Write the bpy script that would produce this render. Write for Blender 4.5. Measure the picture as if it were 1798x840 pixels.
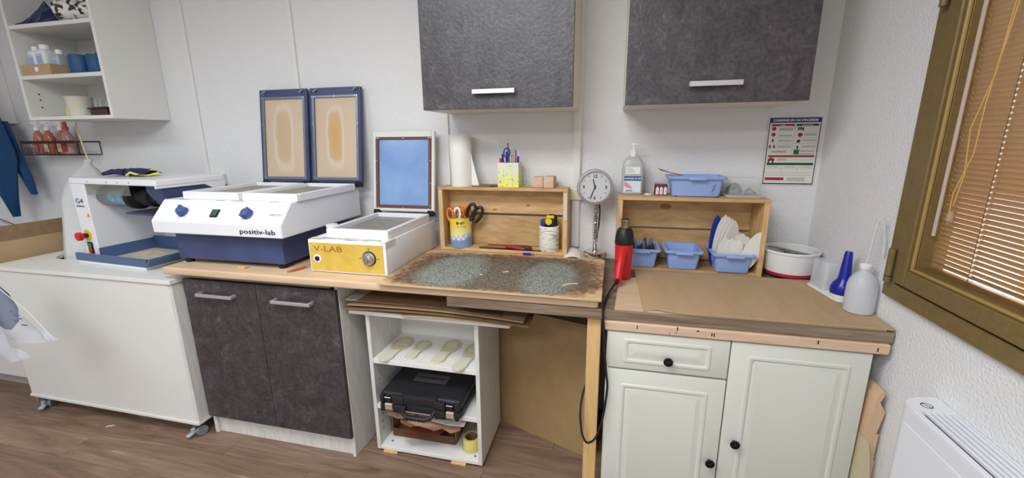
import bpy, bmesh, math, random
from mathutils import Matrix, Vector, Quaternion
random.seed(7)
PI = math.pi
S = bpy.context.scene
COL = S.collection
for o in list(bpy.data.objects): bpy.data.objects.remove(o)

# ------------------------------------------------------------------ camera
cd = bpy.data.cameras.new('camera'); cam = bpy.data.objects.new('camera', cd); COL.objects.link(cam)
cd.sensor_width = 36.0; cd.lens = 745.63/1798*36; cd.clip_start = 0.02
YAW, PIT, ROL = .234246, .23483, -.009914
fw = Vector((-math.sin(YAW)*math.cos(PIT), math.cos(YAW)*math.cos(PIT), -math.sin(PIT)))
r0 = Vector((math.cos(YAW), math.sin(YAW), 0)); u0 = r0.cross(fw)
rr = r0*math.cos(ROL)+u0*math.sin(ROL); uu = -r0*math.sin(ROL)+u0*math.cos(ROL)
cam.matrix_world = Matrix(((rr.x, uu.x, -fw.x, 0), (rr.y, uu.y, -fw.y, 0), (rr.z, uu.z, -fw.z, 1.43), (0, 0, 0, 1)))
S.camera = cam
# ------------------------------------------------------------------ light
S.view_settings.view_transform = 'Standard'; S.view_settings.look = 'None'
S.view_settings.gamma = 1; S.view_settings.use_curve_mapping = False
S.view_settings.exposure = 0.55
W = bpy.data.worlds.new('daylight'); S.world = W; W.use_nodes = True
bg = W.node_tree.nodes['Background']; bg.inputs[0].default_value = (1.0, .98, .96, 1); bg.inputs[1].default_value = 3.4
def area(name, loc, sx, sy, power, color, rot=(0, 0, 0)):
    l = bpy.data.lights.new(name, 'AREA'); l.shape = 'RECTANGLE'; l.size = sx; l.size_y = sy; l.energy = power; l.color = color
    o = bpy.data.objects.new(name, l); o.location = loc; o.rotation_euler = rot; COL.objects.link(o); return o
area('ceiling_light', (-0.7, .30, 2.47), 1.2, .6, 27, (.96, .98, 1))
area('ceiling_light', (-2.6, -.2, 2.47), 1.2, .6, 17, (.93, .97, 1))
area('ceiling_light', (-0.9, -1.3, 2.47), 1.2, .6, 31, (.95, .98, 1))

# ------------------------------------------------------------------ materials
def lin(c):
    r = []
    for v in c[:3]:
        v /= 255.0
        r.append(v/12.92 if v <= .04045 else ((v+.055)/1.055)**2.4)
    return (*r, 1)
MC = {}
def mat(key, col, rough=.5, metal=0.0, bump=None, alpha=None, trans=0, spec=.5, ior=1.45, emit=None, tl=0):
    if key in MC: return MC[key]
    m = bpy.data.materials.new(key); m.use_nodes = True; nt = m.node_tree; b = nt.nodes['Principled BSDF']
    b.inputs['Base Color'].default_value = lin(col); b.inputs['Roughness'].default_value = rough
    b.inputs['Metallic'].default_value = metal; b.inputs['Specular IOR Level'].default_value = spec
    b.inputs['IOR'].default_value = ior; b.inputs['Transmission Weight'].default_value = trans
    if alpha is not None: b.inputs['Alpha'].default_value = alpha
    if emit: b.inputs['Emission Color'].default_value = lin(col); b.inputs['Emission Strength'].default_value = emit
    if bump:
        sc, st = bump[:2]
        tc = nt.nodes.new('ShaderNodeTexCoord'); n = nt.nodes.new('ShaderNodeTexNoise'); n.inputs['Scale'].default_value = sc; n.inputs['Detail'].default_value = 3
        bp = nt.nodes.new('ShaderNodeBump'); bp.inputs['Strength'].default_value = st; bp.inputs['Distance'].default_value = bump[2] if len(bump) > 2 else .002
        nt.links.new(tc.outputs['Object'], n.inputs['Vector']); nt.links.new(n.outputs[0], bp.inputs['Height']); nt.links.new(bp.outputs[0], b.inputs['Normal'])
    if tl:
        t = nt.nodes.new('ShaderNodeBsdfTranslucent'); t.inputs[0].default_value = lin(col)
        mx = nt.nodes.new('ShaderNodeMixShader'); mx.inputs[0].default_value = tl; out = nt.nodes['Material Output']
        nt.links.new(b.outputs[0], mx.inputs[1]); nt.links.new(t.outputs[0], mx.inputs[2]); nt.links.new(mx.outputs[0], out.inputs[0])
    MC[key] = m; return m
def nmat(key, stops, scale=(1, 1, 1), nscale=5, detail=6, nrough=.6, dist=0, rough=.5, bump=0, bdist=.001, fine=None, rand=False, wave=None, spec=.4, band=None):
    """noise colour ramp material; stops = [(pos, rgb), ...]; fine=(scale, lo rgb mult) adds second darker grain"""
    if key in MC: return MC[key]
    m = bpy.data.materials.new(key); m.use_nodes = True; nt = m.node_tree; N = nt.nodes; L = nt.links; b = N['Principled BSDF']
    b.inputs['Roughness'].default_value = rough; b.inputs['Specular IOR Level'].default_value = spec
    tc = N.new('ShaderNodeTexCoord'); mp = N.new('ShaderNodeMapping'); mp.inputs['Scale'].default_value = scale
    L.new(tc.outputs['Object'], mp.inputs[0])
    if rand:
        oi = N.new('ShaderNodeObjectInfo'); ml = N.new('ShaderNodeVectorMath'); ml.operation = 'SCALE'; ml.inputs[0].default_value = (13.1, 7.7, 5.3)
        L.new(oi.outputs['Random'], ml.inputs['Scale']); L.new(ml.outputs[0], mp.inputs['Location'])
    n = N.new('ShaderNodeTexNoise'); n.inputs['Scale'].default_value = nscale; n.inputs['Detail'].default_value = detail
    n.inputs['Roughness'].default_value = nrough; n.inputs['Distortion'].default_value = dist
    L.new(mp.outputs[0], n.inputs['Vector'])
    cr = N.new('ShaderNodeValToRGB'); e = cr.color_ramp.elements
    while len(e) < len(stops): e.new(.5)
    for i, (p, c) in enumerate(stops): e[i].position = p; e[i].color = lin(c)
    L.new(n.outputs[0], cr.inputs[0]); colout = cr.outputs[0]
    if fine:
        f = N.new('ShaderNodeTexNoise'); f.inputs['Scale'].default_value = fine[0]; f.inputs['Detail'].default_value = 4; L.new(mp.outputs[0], f.inputs['Vector'])
        fr = N.new('ShaderNodeValToRGB'); fr.color_ramp.elements[0].position = fine[2] if len(fine) > 2 else .35; fr.color_ramp.elements[1].position = fine[3] if len(fine) > 3 else .6
        fr.color_ramp.elements[0].color = (fine[1],)*3+(1,); fr.color_ramp.elements[1].color = (1, 1, 1, 1)
        mx = N.new('ShaderNodeMix'); mx.data_type = 'RGBA'; mx.blend_type = 'MULTIPLY'; mx.inputs[0].default_value = 1
        L.new(f.outputs[0], fr.inputs[0]); L.new(colout, mx.inputs[6]); L.new(fr.outputs[0], mx.inputs[7]); colout = mx.outputs[2]
    if rand:
        mr = N.new('ShaderNodeMapRange'); mr.inputs[3].default_value = .86; mr.inputs[4].default_value = 1.1
        L.new(oi.outputs['Random'], mr.inputs[0]); mv = N.new('ShaderNodeVectorMath'); mv.operation = 'SCALE'
        L.new(colout, mv.inputs[0]); L.new(mr.outputs[0], mv.inputs['Scale']); colout = mv.outputs[0]
    L.new(colout, b.inputs['Base Color'])
    if bump:
        bp = N.new('ShaderNodeBump'); bp.inputs['Strength'].default_value = bump; bp.inputs['Distance'].default_value = bdist
        L.new((f if fine else n).outputs[0], bp.inputs['Height']); L.new(bp.outputs[0], b.inputs['Normal'])
    MC[key] = m; return m

def wall_mat():
    m = mat('textured_wallpaper', (228, 229, 230), .75)
    nt = m.node_tree; N = nt.nodes; L = nt.links
    tc = N.new('ShaderNodeTexCoord'); v = N.new('ShaderNodeTexNoise'); v.inputs['Scale'].default_value = 130; v.inputs['Detail'].default_value = 2
    bp = N.new('ShaderNodeBump'); bp.inputs['Strength'].default_value = .8; bp.inputs['Distance'].default_value = .0035
    L.new(tc.outputs['Object'], v.inputs['Vector']); L.new(v.outputs[0], bp.inputs['Height']); L.new(bp.outputs[0], N['Principled BSDF'].inputs['Normal'])
    return m
WALL = wall_mat()
WHITE = mat('white_melamine', (228, 228, 224), .4, bump=(400, .05, .0004))
WHITED = nmat('white_woodgrain_melamine', [(.3, (206, 206, 202)), (.7, (224, 224, 220))], (1, 1, .15), 60, 3, rough=.45)
CEIL = mat('ceiling_white', (235, 235, 235), .8)
CONC = nmat('dark_concrete_laminate', [(.30, (52, 50, 55)), (.46, (74, 72, 77)), (.56, (86, 84, 89)), (.70, (122, 119, 124))], (1, 1, 1), 13, 15, .82, .8, rough=.38, bump=.7, bdist=.002, fine=(70, .66, .32, .58), spec=.5)
CONC2 = nmat('dark_concrete_laminate_base', [(.30, (48, 43, 46)), (.46, (66, 60, 63)), (.56, (78, 72, 75)), (.70, (116, 109, 113))], (1, 1, 1), 12, 15, .82, .8, rough=.38, bump=.7, bdist=.002, fine=(66, .66, .32, .58), spec=.5)
BEECH = nmat('beech_laminate', [(.3, (206, 176, 142)), (.7, (220, 194, 162))], (.12, 1, 1), 50, 4, rough=.4)
OAKD = nmat('grey_brown_oak', [(.3, (100, 84, 68)), (.5, (132, 113, 94)), (.72, (160, 142, 122))], (.06, 1, 1), 42, 6, .7, rough=.5, fine=(120, .72))
PINE = nmat('pine_crate', [(.25, (190, 146, 96)), (.5, (212, 174, 122)), (.75, (226, 194, 144))], (.25, 1, 1), 12, 5, .6, 1.5, rough=.55, fine=(60, .85), rand=True)
PINEV = nmat('pine_post', [(.3, (205, 165, 105)), (.7, (228, 194, 138))], (1, 1, .1), 30, 4, .6, .8, rough=.5)
RAWP = nmat('raw_beech_edge', [(.3, (208, 176, 148)), (.7, (222, 194, 168))], (.15, 1, 1), 40, 4, rough=.5)
CARD = nmat('cardboard', [(.3, (182, 154, 118)), (.7, (190, 163, 127))], (1, .2, 1), 20, 4, rough=.85, fine=(300, .96))
CARDD = nmat('cardboard_dark', [(.3, (132, 106, 78)), (.7, (150, 123, 92))], (1, 1, 1), 30, 5, rough=.85)
HARDB = nmat('hardboard', [(.3, (156, 128, 88)), (.7, (168, 140, 100))], (1, 1, 1), 14, 8, .7, rough=.6)
PLYE = nmat('plywood', [(.3, (190, 160, 120)), (.7, (214, 186, 146))], (.1, 1, 1), 60, 3, rough=.6)
FLOORM = nmat('oak_vinyl_plank', [(.25, (96, 78, 66)), (.42, (126, 101, 84)), (.58, (142, 117, 99)), (.66, (148, 124, 107)), (.72, (184, 170, 158)), (.78, (136, 112, 96))], (.30, 2.6, 1), 4.2, 9, .62, 2.6, rough=.42, bump=.25, bdist=.0006, fine=(30, .84, .3, .62), rand=True)
METAL = mat('brushed_steel', (200, 200, 204), .3, 1)
ALU = mat('aluminium_handle', (214, 214, 218), .35, .7)
CHROME = mat('chrome', (215, 215, 218), .12, 1)
DARKM = mat('dark_metal', (60, 60, 64), .3, .9)
BLACK = mat('black_plastic', (28, 28, 30), .45)
BLACKR = mat('black_rubber', (22, 22, 24), .7)
LWHITE = mat('painted_white_metal', (236, 238, 243), .3)
NAVY = nmat('navy_painted_metal', [(.3, (56, 64, 98)), (.7, (70, 82, 122))], (1, 1, 1), 6, 5, rough=.36)
NAVY2 = mat('blue_painted_steel', (74, 96, 134), .35)
RED = mat('red_plastic', (206, 32, 38), .4)
LBLUE = mat('light_blue_plastic', (150, 178, 232), .4)
BLUE = mat('blue_plastic', (30, 44, 150), .35)
INK = mat('black_print', (30, 32, 40), .6)
INKG = mat('grey_print', (120, 122, 126), .6)
WPRINT = mat('white_print', (245, 245, 245), .6)
PAPER = mat('white_paper', (238, 237, 232), .8)
YEL = mat('yellow_plastic', (236, 200, 20), .4)
ORNG = mat('orange_plastic', (236, 120, 40), .4)
GRN = mat('green_plastic', (30, 130, 80), .4)
KCAB = mat('cream_lacquer', (214, 217, 208), .32)
BRONZE = nmat('bronze_window_frame', [(.3, (112, 94, 56)), (.7, (124, 104, 64))], (1, 1, 1), 60, 3, rough=.45)
BEAD = mat('gold_glazing_bead', (158, 132, 78), .45)

# ------------------------------------------------------------------ mesh builder
class MB:
    def __init__(s): s.bm = bmesh.new(); s.mi = 0
    def _fin(s, vs, M=None, mi=None):
        if M is not None: bmesh.ops.transform(s.bm, matrix=M, verts=list(vs))
    def box(s, x0, x1, y0, y1, z0, z1, bev=0, M=None, seg=1, mi=0):
        if x1 < x0: x0, x1 = x1, x0
        if y1 < y0: y0, y1 = y1, y0
        if z1 < z0: z0, z1 = z1, z0
        r = bmesh.ops.create_cube(s.bm, size=1); vs = r['verts']
        for v in vs: v.co = Vector(((x0+x1)/2+v.co.x*(x1-x0), (y0+y1)/2+v.co.y*(y1-y0), (z0+z1)/2+v.co.z*(z1-z0)))
        fs = set(f for v in vs for f in v.link_faces)
        if bev:
            es = list(set(e for v in vs for e in v.link_edges))
            rb = bmesh.ops.bevel(s.bm, geom=es, offset=min(bev, (x1-x0)*.45, (y1-y0)*.45, (z1-z0)*.45), segments=seg, affect='EDGES', profile=.5)
            fs = set(f for f in fs if f.is_valid) | set(rb['faces']); vs = set(v for f in fs for v in f.verts)
        for f in fs: f.material_index = mi
        s._fin(vs, M); return s
    def rings(s, rings, closed=True, cap=True, mi=0):
        vr = [[s.bm.verts.new(p) for p in r] for r in rings]; n = len(vr[0])
        for a, b in zip(vr, vr[1:]):
            for i in range(n if closed else n-1):
                j = (i+1) % n
                f = s.bm.faces.new((a[i], a[j], b[j], b[i])); f.material_index = mi
        if cap and closed:
            f = s.bm.faces.new(vr[0][::-1]); f.material_index = mi
            f = s.bm.faces.new(vr[-1]); f.material_index = mi
        return s
    def lathe(s, prof, c=(0, 0, 0), n=24, M=None, cap=True, mi=0, sx=1, sy=1):
        c = Vector(c); R = []
        for r, z in prof:
            r = max(r, .0002); ring = []
            for i in range(n):
                a = 2*PI*i/n; p = Vector((r*math.cos(a)*sx, r*math.sin(a)*sy, z))
                if M is not None: p = M @ p
                ring.append(c+p)
            R.append(ring)
        return s.rings(R, True, cap, mi)
    def cyl(s, p0, p1, r0, r1=None, n=16, mi=0):
        return s.tube([p0, p1], r0 if r1 is None else [r0, r1], n, mi)
    def tube(s, pts, r, n=8, mi=0, sy=1):
        pts = [Vector(p) for p in pts]; k = len(pts); rs = r if isinstance(r, (list, tuple)) else [r]*k
        T = []
        for i in range(k):
            a = pts[max(i-1, 0)]; b = pts[min(i+1, k-1)]; T.append((b-a).normalized())
        ref = Vector((0, 0, 1)) if abs(T[0].z) < .9 else Vector((1, 0, 0))
        nrm = (ref-T[0]*ref.dot(T[0])).normalized(); R = []
        for i in range(k):
            nrm = (nrm-T[i]*nrm.dot(T[i])).normalized(); bn = T[i].cross(nrm)
            R.append([pts[i]+(nrm*math.cos(2*PI*j/n)*sy+bn*math.sin(2*PI*j/n))*rs[i] for j in range(n)])
        return s.rings(R, True, True, mi)
    def prism(s, poly, ax, a0, a1, mi=0, M=None):
        def P(u, v, w):
            p = Vector((w, u, v) if ax == 'x' else (u, w, v) if ax == 'y' else (u, v, w))
            return M @ p if M is not None else p
        return s.rings([[P(u, v, a0) for u, v in poly], [P(u, v, a1) for u, v in poly]], True, True, mi)
    def sheet(s, fn, nu, nv, th=(0, 0, .002), mi=0):
        th = Vector(th); g = [[Vector(fn(i/nu, j/nv)) for j in range(nv+1)] for i in range(nu+1)]
        A = [[s.bm.verts.new(p) for p in r] for r in g]; B = [[s.bm.verts.new(p+th) for p in r] for r in g]
        F = s.bm.faces.new
        for i in range(nu):
            for j in range(nv):
                F((A[i][j], A[i][j+1], A[i+1][j+1], A[i+1][j])).material_index = mi; F((B[i][j], B[i+1][j], B[i+1][j+1], B[i][j+1])).material_index = mi
        for i in range(nu):
            F((A[i][0], A[i+1][0], B[i+1][0], B[i][0])); F((A[i][nv], B[i][nv], B[i+1][nv], A[i+1][nv]))
        for j in range(nv):
            F((A[0][j], B[0][j], B[0][j+1], A[0][j+1])); F((A[nu][j], A[nu][j+1], B[nu][j+1], B[nu][j]))
        return s
    def text(s, txt, size, org, xd=(1, 0, 0), yd=(0, 0, 1), ext=.0003, align='LEFT', sx=1, mi=0, bold=0):
        cu = bpy.data.curves.new('t', 'FONT'); cu.body = txt; cu.size = size; cu.extrude = ext; cu.align_x = align; cu.resolution_u = 2; cu.offset = bold
        o = bpy.data.objects.new('t', cu); COL.objects.link(o); bpy.context.view_layer.update()
        me = bpy.data.meshes.new_from_object(o); x = Vector(xd).normalized(); y = Vector(yd).normalized(); z = x.cross(y)
        M = Matrix(((x.x*sx, y.x, z.x, org[0]), (x.y*sx, y.y, z.y, org[1]), (x.z*sx, y.z, z.z, org[2]), (0, 0, 0, 1)))
        me.transform(M); k = len(s.bm.faces); s.bm.from_mesh(me); s.bm.faces.ensure_lookup_table()
        for f in s.bm.faces[k:]: f.material_index = mi
        bpy.data.objects.remove(o); bpy.data.meshes.remove(me); bpy.data.curves.remove(cu); return s
    def xf(s, M): bmesh.ops.transform(s.bm, matrix=M, verts=s.bm.verts); return s
    def build(s, name, m, parent=None, smooth=35, local=False):
        bmesh.ops.recalc_face_normals(s.bm, faces=s.bm.faces)
        me = bpy.data.meshes.new(name)
        ms = m if isinstance(m, (list, tuple)) else [m]
        if parent is not None and not local: s.bm.transform(parent.matrix_world.inverted())
        off = None
        if parent is None:
            c = [v.co for v in s.bm.verts]; off = Vector(((min(v.x for v in c)+max(v.x for v in c))/2, (min(v.y for v in c)+max(v.y for v in c))/2, min(v.z for v in c)))
            s.bm.transform(Matrix.Translation(-off))
        s.bm.to_mesh(me); s.bm.free()
        for q in ms: me.materials.append(q)
        if smooth:
            me.polygons.foreach_set('use_smooth', [True]*len(me.polygons)); me.set_sharp_from_angle(angle=math.radians(smooth))
        o = bpy.data.objects.new(name, me); COL.objects.link(o)
        if parent is not None:
            o.parent = parent; o.matrix_world  # local = identity offset
        else: o.location = off; o.matrix_world = Matrix.Translation(off)
        return o
WORLD = {}
def thing(name, label, cat, loc=(0, 0, 0), rz=0, group=None):
    o = bpy.data.objects.new(name, None); COL.objects.link(o); o.empty_display_size = .05
    o.location = loc; o.rotation_euler = (0, 0, rz); o.matrix_world = Matrix.Translation(loc) @ Matrix.Rotation(rz, 4, 'Z')
    return tag(o, label, cat, group)
def tag(o, label=None, cat=None, group=None, kind=None):
    if label: o['label'] = label
    if cat: o['category'] = cat
    if group: o['group'] = group
    if kind: o['kind'] = kind
    return o
def struct(o): o['kind'] = 'structure'; return o
def sub(mb, name, m, part, **k):
    """sub-part given in world coordinates under a part whose own parent is at a thing"""
    mb.bm.transform(WM(part).inverted()); return mb.build(name, m, part, local=True, **k)
def WM(o):
    M = o.matrix_basis.copy() if o.parent else o.matrix_world.copy()
    while o.parent: o = o.parent; M = (o.matrix_basis if o.parent else o.matrix_world) @ M
    return M
def copy_tree(o, parent=None):
    c = o.copy(); COL.objects.link(c)
    if parent is not None: c.parent = parent
    for ch in [x for x in bpy.data.objects if x.parent == o]: copy_tree(ch, c)
    return c
def box1(name, m, x0, x1, y0, y1, z0, z1, parent=None, bev=.001, mk=None):
    return MB().box(x0, x1, y0, y1, z0, z1, bev).build(name, m, parent)
def Rz(a): return Matrix.Rotation(math.radians(a), 4, 'Z')
def T(x, y, z): return Matrix.Translation((x, y, z))
def RX(a): return Matrix.Rotation(math.radians(a), 4, 'X')
def RY(a): return Matrix.Rotation(math.radians(a), 4, 'Y')

# ------------------------------------------------------------------ room
YW, XR, XL, YB, ZC = 2.07, .848, -4.35, -2.4, 2.5
struct(MB().box(XL-.1, XR+.1, YB-.1, YW+.1, -.12, -.006).build('floor', FLOORM, smooth=0))
FL = bpy.data.objects['floor']
PW, PL = .182, 1.22
row = 0; y = YW-.001
while y > -.2:
    x = XL + (row*.47 % PL) - PL
    while x < XR:
        a, b = max(x, XL), min(x+PL, XR)
        if b-a > .02:
            MB().box(a+.0006, b-.0006, y-PW+.0006, y-.0006, -.006, 0, .0006).build('plank', FLOORM, FL, smooth=0)
        x += PL
    y -= PW; row += 1
MB().box(XL, XR, YB, y, -.006, -.0005).build('floor_covering', FLOORM, FL, smooth=0)
struct(MB().box(XL-.1, XR+.1, YB-.1, YW+.1, ZC, ZC+.1).build('ceiling', CEIL, smooth=0))
struct(MB().box(XL-.1, XR+.1, YW, YW+.1, -.006, ZC).build('wall_back', WALL, smooth=0))
struct(MB().box(XL-.1, XL, YB, YW, -.006, ZC).build('wall_left', WALL, smooth=0))
struct(MB().box(XL-.1, XR+.1, YB-.1, YB, -.006, ZC).build('wall_front', WALL, smooth=0))
WY0, WY1, WZ0, WZ1 = .25, 1.475, .949, 2.2
w = MB(); w.box(XR, XR+.2, WY1-.004, YW, -.006, ZC); w.box(XR, XR+.2, YB, WY0, -.006, ZC)
w.box(XR, XR+.2, WY0, WY1-.004, -.006, WZ0+.004); w.box(XR, XR+.2, WY0, WY1-.004, WZ1, ZC)
struct(w.build('wall_right', WALL, smooth=0))

# ------------------------------------------------------------------ window
win = bpy.data.objects.new('window_1', None); COL.objects.link(win); win.location = (XR, (WY0+WY1)/2, WZ0); win.matrix_world = T(*win.location); struct(win)
def ring_frame(x0, x1, y0, y1, z0, z1, t, bev=.003):
    m = MB(); m.box(x0, x1, y1-t, y1, z0, z1, bev); m.box(x0, x1, y0, y0+t, z0, z1, bev)
    m.box(x0, x1, y0+t, y1-t, z0, z0+t, bev); m.box(x0, x1, y0+t, y1-t, z1-t, z1, bev); return m
ring_frame(.826, .94, WY0, WY1, WZ0, WZ1, .046).build('frame', BRONZE, win)
ring_frame(.834, .93, WY0+.046, WY1-.046, WZ0+.046, WZ1-.046, .008, .001).build('gasket', mat('dark_gasket', (58, 44, 20), .6), win)
ring_frame(.818, .90, WY0+.052, WY1-.052, WZ0+.054, WZ1-.054, .048).build('sash', BRONZE, win)
ring_frame(.826, .836, WY0+.1, WY1-.1, WZ0+.102, WZ1-.102, .009, .003).build('glazing_bead', BEAD, win)
ring_frame(.8365, .90, WY0+.1, WY1-.1, WZ0+.102, WZ1-.102, .0085, .001).build('glazing_reveal', BRONZE, win)
MB().box(.902, .908, WY0+.105, WY1-.105, WZ0+.107, WZ1-.107).build('pane', mat('window_glass', (250, 252, 250), .02, trans=1, ior=1.02, spec=.3), win)
for z in (1.0, 1.75):
    h = MB().lathe([(.0095, 0), (.0095, .1)], (.812, WY1-.040, z), 14).build('hinge', BRONZE, win)
    sub(MB().lathe([(.0097, .016), (.0097, .019)], (.812, WY1-.040, z), 14), 'hinge_gap', BLACK, h)
# venetian blind
SLAT = mat('copper_slat', (196, 172, 136), .38, .1, tl=.10)
bl = thing('venetian_blind', 'copper coloured mini venetian blind, half closed, hanging inside the window sash', 'blind', (.872, .86, 1.07))
SY0, SY1 = WY0+.112, 1.364
ns = 84; pitch = .0128
slm = None; ang = 57
for i in range(ns):
    z = 1.082+i*pitch
    if slm is None:
        m = MB()
        def f(u, v, a=math.radians(ang)):
            q = (v-.5)*.0165; c = .0012*(1-(2*v-1)**2)
            return (-q*math.cos(a)+c*math.sin(a), SY0+(SY1-SY0)*u-.86, q*math.sin(a)+c*math.cos(a))
        m.sheet(f, 1, 4, (0, 0, .0003)); slm = m.build('slat', SLAT, bl, local=True)
        slm.location = (0, 0, z-1.07)
    else:
        s = slm.copy(); s.location = (0, 0, z-1.07); COL.objects.link(s)
MB().box(.864, .882, SY0, SY1, 1.058, 1.070, .002).build('bottom_rail', mat('copper_rail', (120, 84, 44), .4), bl)
MB().box(.860, .886, SY0, SY1, 2.135, 2.16, .002).build('head_rail', mat('copper_rail', (120, 84, 44), .4), bl)
for yy in (1.225, .8, .4):
    lc = MB().tube([(.861, yy, 1.06), (.861, yy, 2.14)], .0007, 5).build('ladder_cord', mat('ladder_cord', (90, 60, 40), .8), bl)
    b = MB()
    for i in range(ns): b.lathe([(0, -.003), (.003, 0), (0, .003)], (.861, yy-.004, 1.0885+i*pitch), 6)
    tag(sub(b, 'cord_loops', mat('ladder_loop', (245, 240, 232), .5), lc), kind='stuff')
cm = mat('lift_cord', (206, 170, 92), .7)
MB().tube([(.852, 1.275, 2.1), (.850, 1.262, 1.75), (.850, 1.275, 1.56), (.850, 1.31, 1.44), (.850, 1.295, 1.33), (.850, 1.308, 1.25)], .0013, 6).build('lift_cord', cm, bl)
MB().tube([(.853, 1.268, 2.1), (.852, 1.255, 1.75), (.852, 1.285, 1.5), (.852, 1.285, 1.38), (.852, 1.32, 1.28), (.852, 1.318, 1.2)], .0013, 6).build('lift_cord', cm, bl)
MB().lathe([(.002, .03), (.007, .024), (.008, .004), (.004, 0)], (.851, 1.31, 1.205), 10).build('cord_tassel', mat('clear_amber', (220, 200, 170), .2, trans=.6), bl)
MB().tube([(.850, 1.352, 2.12), (.850, 1.352, 1.16)], .0045, 8).build('tilt_wand', mat('clear_wand', (212, 200, 190), .2, trans=.3), bl)
# facade outside, seen between the slats
fac = MB().box(4.2, 4.5, -8, 5.35, -4, 6).build('building_facade', mat('ochre_render', (196, 150, 104), .8)); tag(fac, 'ochre rendered facade glimpsed outside between the blind slats', 'building')

# ------------------------------------------------------------------ trunking on the back wall
def trunk(n, x, z0, z1, wd, d=.014):
    o = MB(); o.box(x-wd/2, x+wd/2, YW-d, YW, z0, z1, .002); o.box(x-wd/2-.006, x-wd/2, YW-.004, YW, z0, z1)
    struct(o.build('trim_%d' % n, mat('trunking', (230, 230, 227), .5)))
trunk(1, -2.345, 1.235, ZC, .022); trunk(2, -1.655, .9, ZC, .02); trunk(3, -.822, 1.1, 1.6, .02); trunk(4, -.172, .9, ZC, .034, .02); trunk(6, -.157, .9, ZC, .012)
t5 = MB().box(-.23, -.135, YW-.03, YW, 1.135, 1.185, .002).build('trim_5', mat('cream_trunking', (226, 222, 200), .5)); struct(t5)
jb = thing('junction_box', 'small white wall junction box with a fan of grey wires beside the sanding machine', 'box', (-2.27, YW-.04, 1.17))
MB().box(-2.36, -2.225, YW-.05, YW-.001, 1.175, 1.24, .004).build('housing', WHITE, jb)
for k in range(5):
    MB().tube([(-2.32+.012*k, YW-.03, 1.176), (-2.26+.018*k, YW-.045, 1.14-.004*k), (-2.19+.02*k, YW-.04, 1.07)], .003, 6).build('wire', mat('grey_wire', (90, 92, 98), .5), jb)

# ------------------------------------------------------------------ wall cabinets with dark doors
def wall_cabinet(x0, x1, label, lab_side):
    z0, z1 = 1.545, 2.27; yf = 1.742
    t = thing('wall_cabinet', label, 'cabinet', ((x0+x1)/2, 1.9, z0))
    cb = mat('cabinet_cream_edge', (226, 220, 204), .45)
    c = MB(); c.box(x0, x0+.016, yf+.02, YW-.001, z0, z1, .001); c.box(x1-.016, x1, yf+.02, YW-.001, z0, z1, .001)
    c.box(x0+.016, x1-.016, yf+.02, YW-.001, z0, z0+.016, .001); c.box(x0+.016, x1-.016, yf+.02, YW-.001, z1-.016, z1, .001); c.box(x0+.016, x1-.016, YW-.01, YW-.001, z0+.016, z1-.016)
    c.build('body', cb, t)
    d = MB().box(x0+.002, x1-.002, yf, yf+.018, z0+.001, z1, .001).build('door', CONC, t)
    hx = (x0+x1)/2
    h = MB().box(hx-.088, hx+.088, yf-.030, yf-.023, z0+.057, z0+.075, .001); h.box(hx-.088, hx-.076, yf-.024, yf, z0+.057, z0+.075, .001); h.box(hx+.076, hx+.088, yf-.024, yf, z0+.057, z0+.075, .001)
    sub(h, 'handle', ALU, d)
wall_cabinet(-.798, -.165, 'wall cabinet with dark concrete-look door above the pencil pot and paper roll', 0)
wall_cabinet(.028, .652, 'wall cabinet with dark concrete-look door next to the fire poster, nearest the window', 0)

# ------------------------------------------------------------------ open white wall shelf, upper left
SX0, SX1, SYF = -3.17, -2.556, 1.767
sh = thing('wall_shelf', 'white open wall shelf unit in the upper left holding bottles and blue rolls', 'shelf', (-2.85, 1.92, 1.548))
for nm, a in (('side_panel', (SX1-.018, SX1, SYF, YW-.001, 1.548, 2.35)), ('side_panel', (SX0, SX0+.018, SYF, YW-.001, 1.548, 2.35)), ('bottom_panel', (SX0+.018, SX1-.018, SYF, YW-.001, 1.548, 1.566)),
              ('shelf', (SX0+.018, SX1-.018, SYF+.002, YW-.006, 1.76, 1.78)), ('shelf', (SX0+.018, SX1-.018, SYF+.002, YW-.006, 2.012, 2.032)), ('back_panel', (SX0+.018, SX1-.018, YW-.006, YW-.001, 1.566, 2.35)), ('top_panel', (SX0+.018, SX1-.018, SYF, YW-.001, 2.332, 2.35))):
    p = box1(nm, WHITE, *a, sh)
pin = MB()
for z in (1.66, 1.69, 1.62): pin.cyl((SX0+.0175, SYF+.06, z), (SX0+.0195, SYF+.06, z), .004, n=8)
tag(pin.build('pin_hole', BLACK, sh), kind='stuff')
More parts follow.
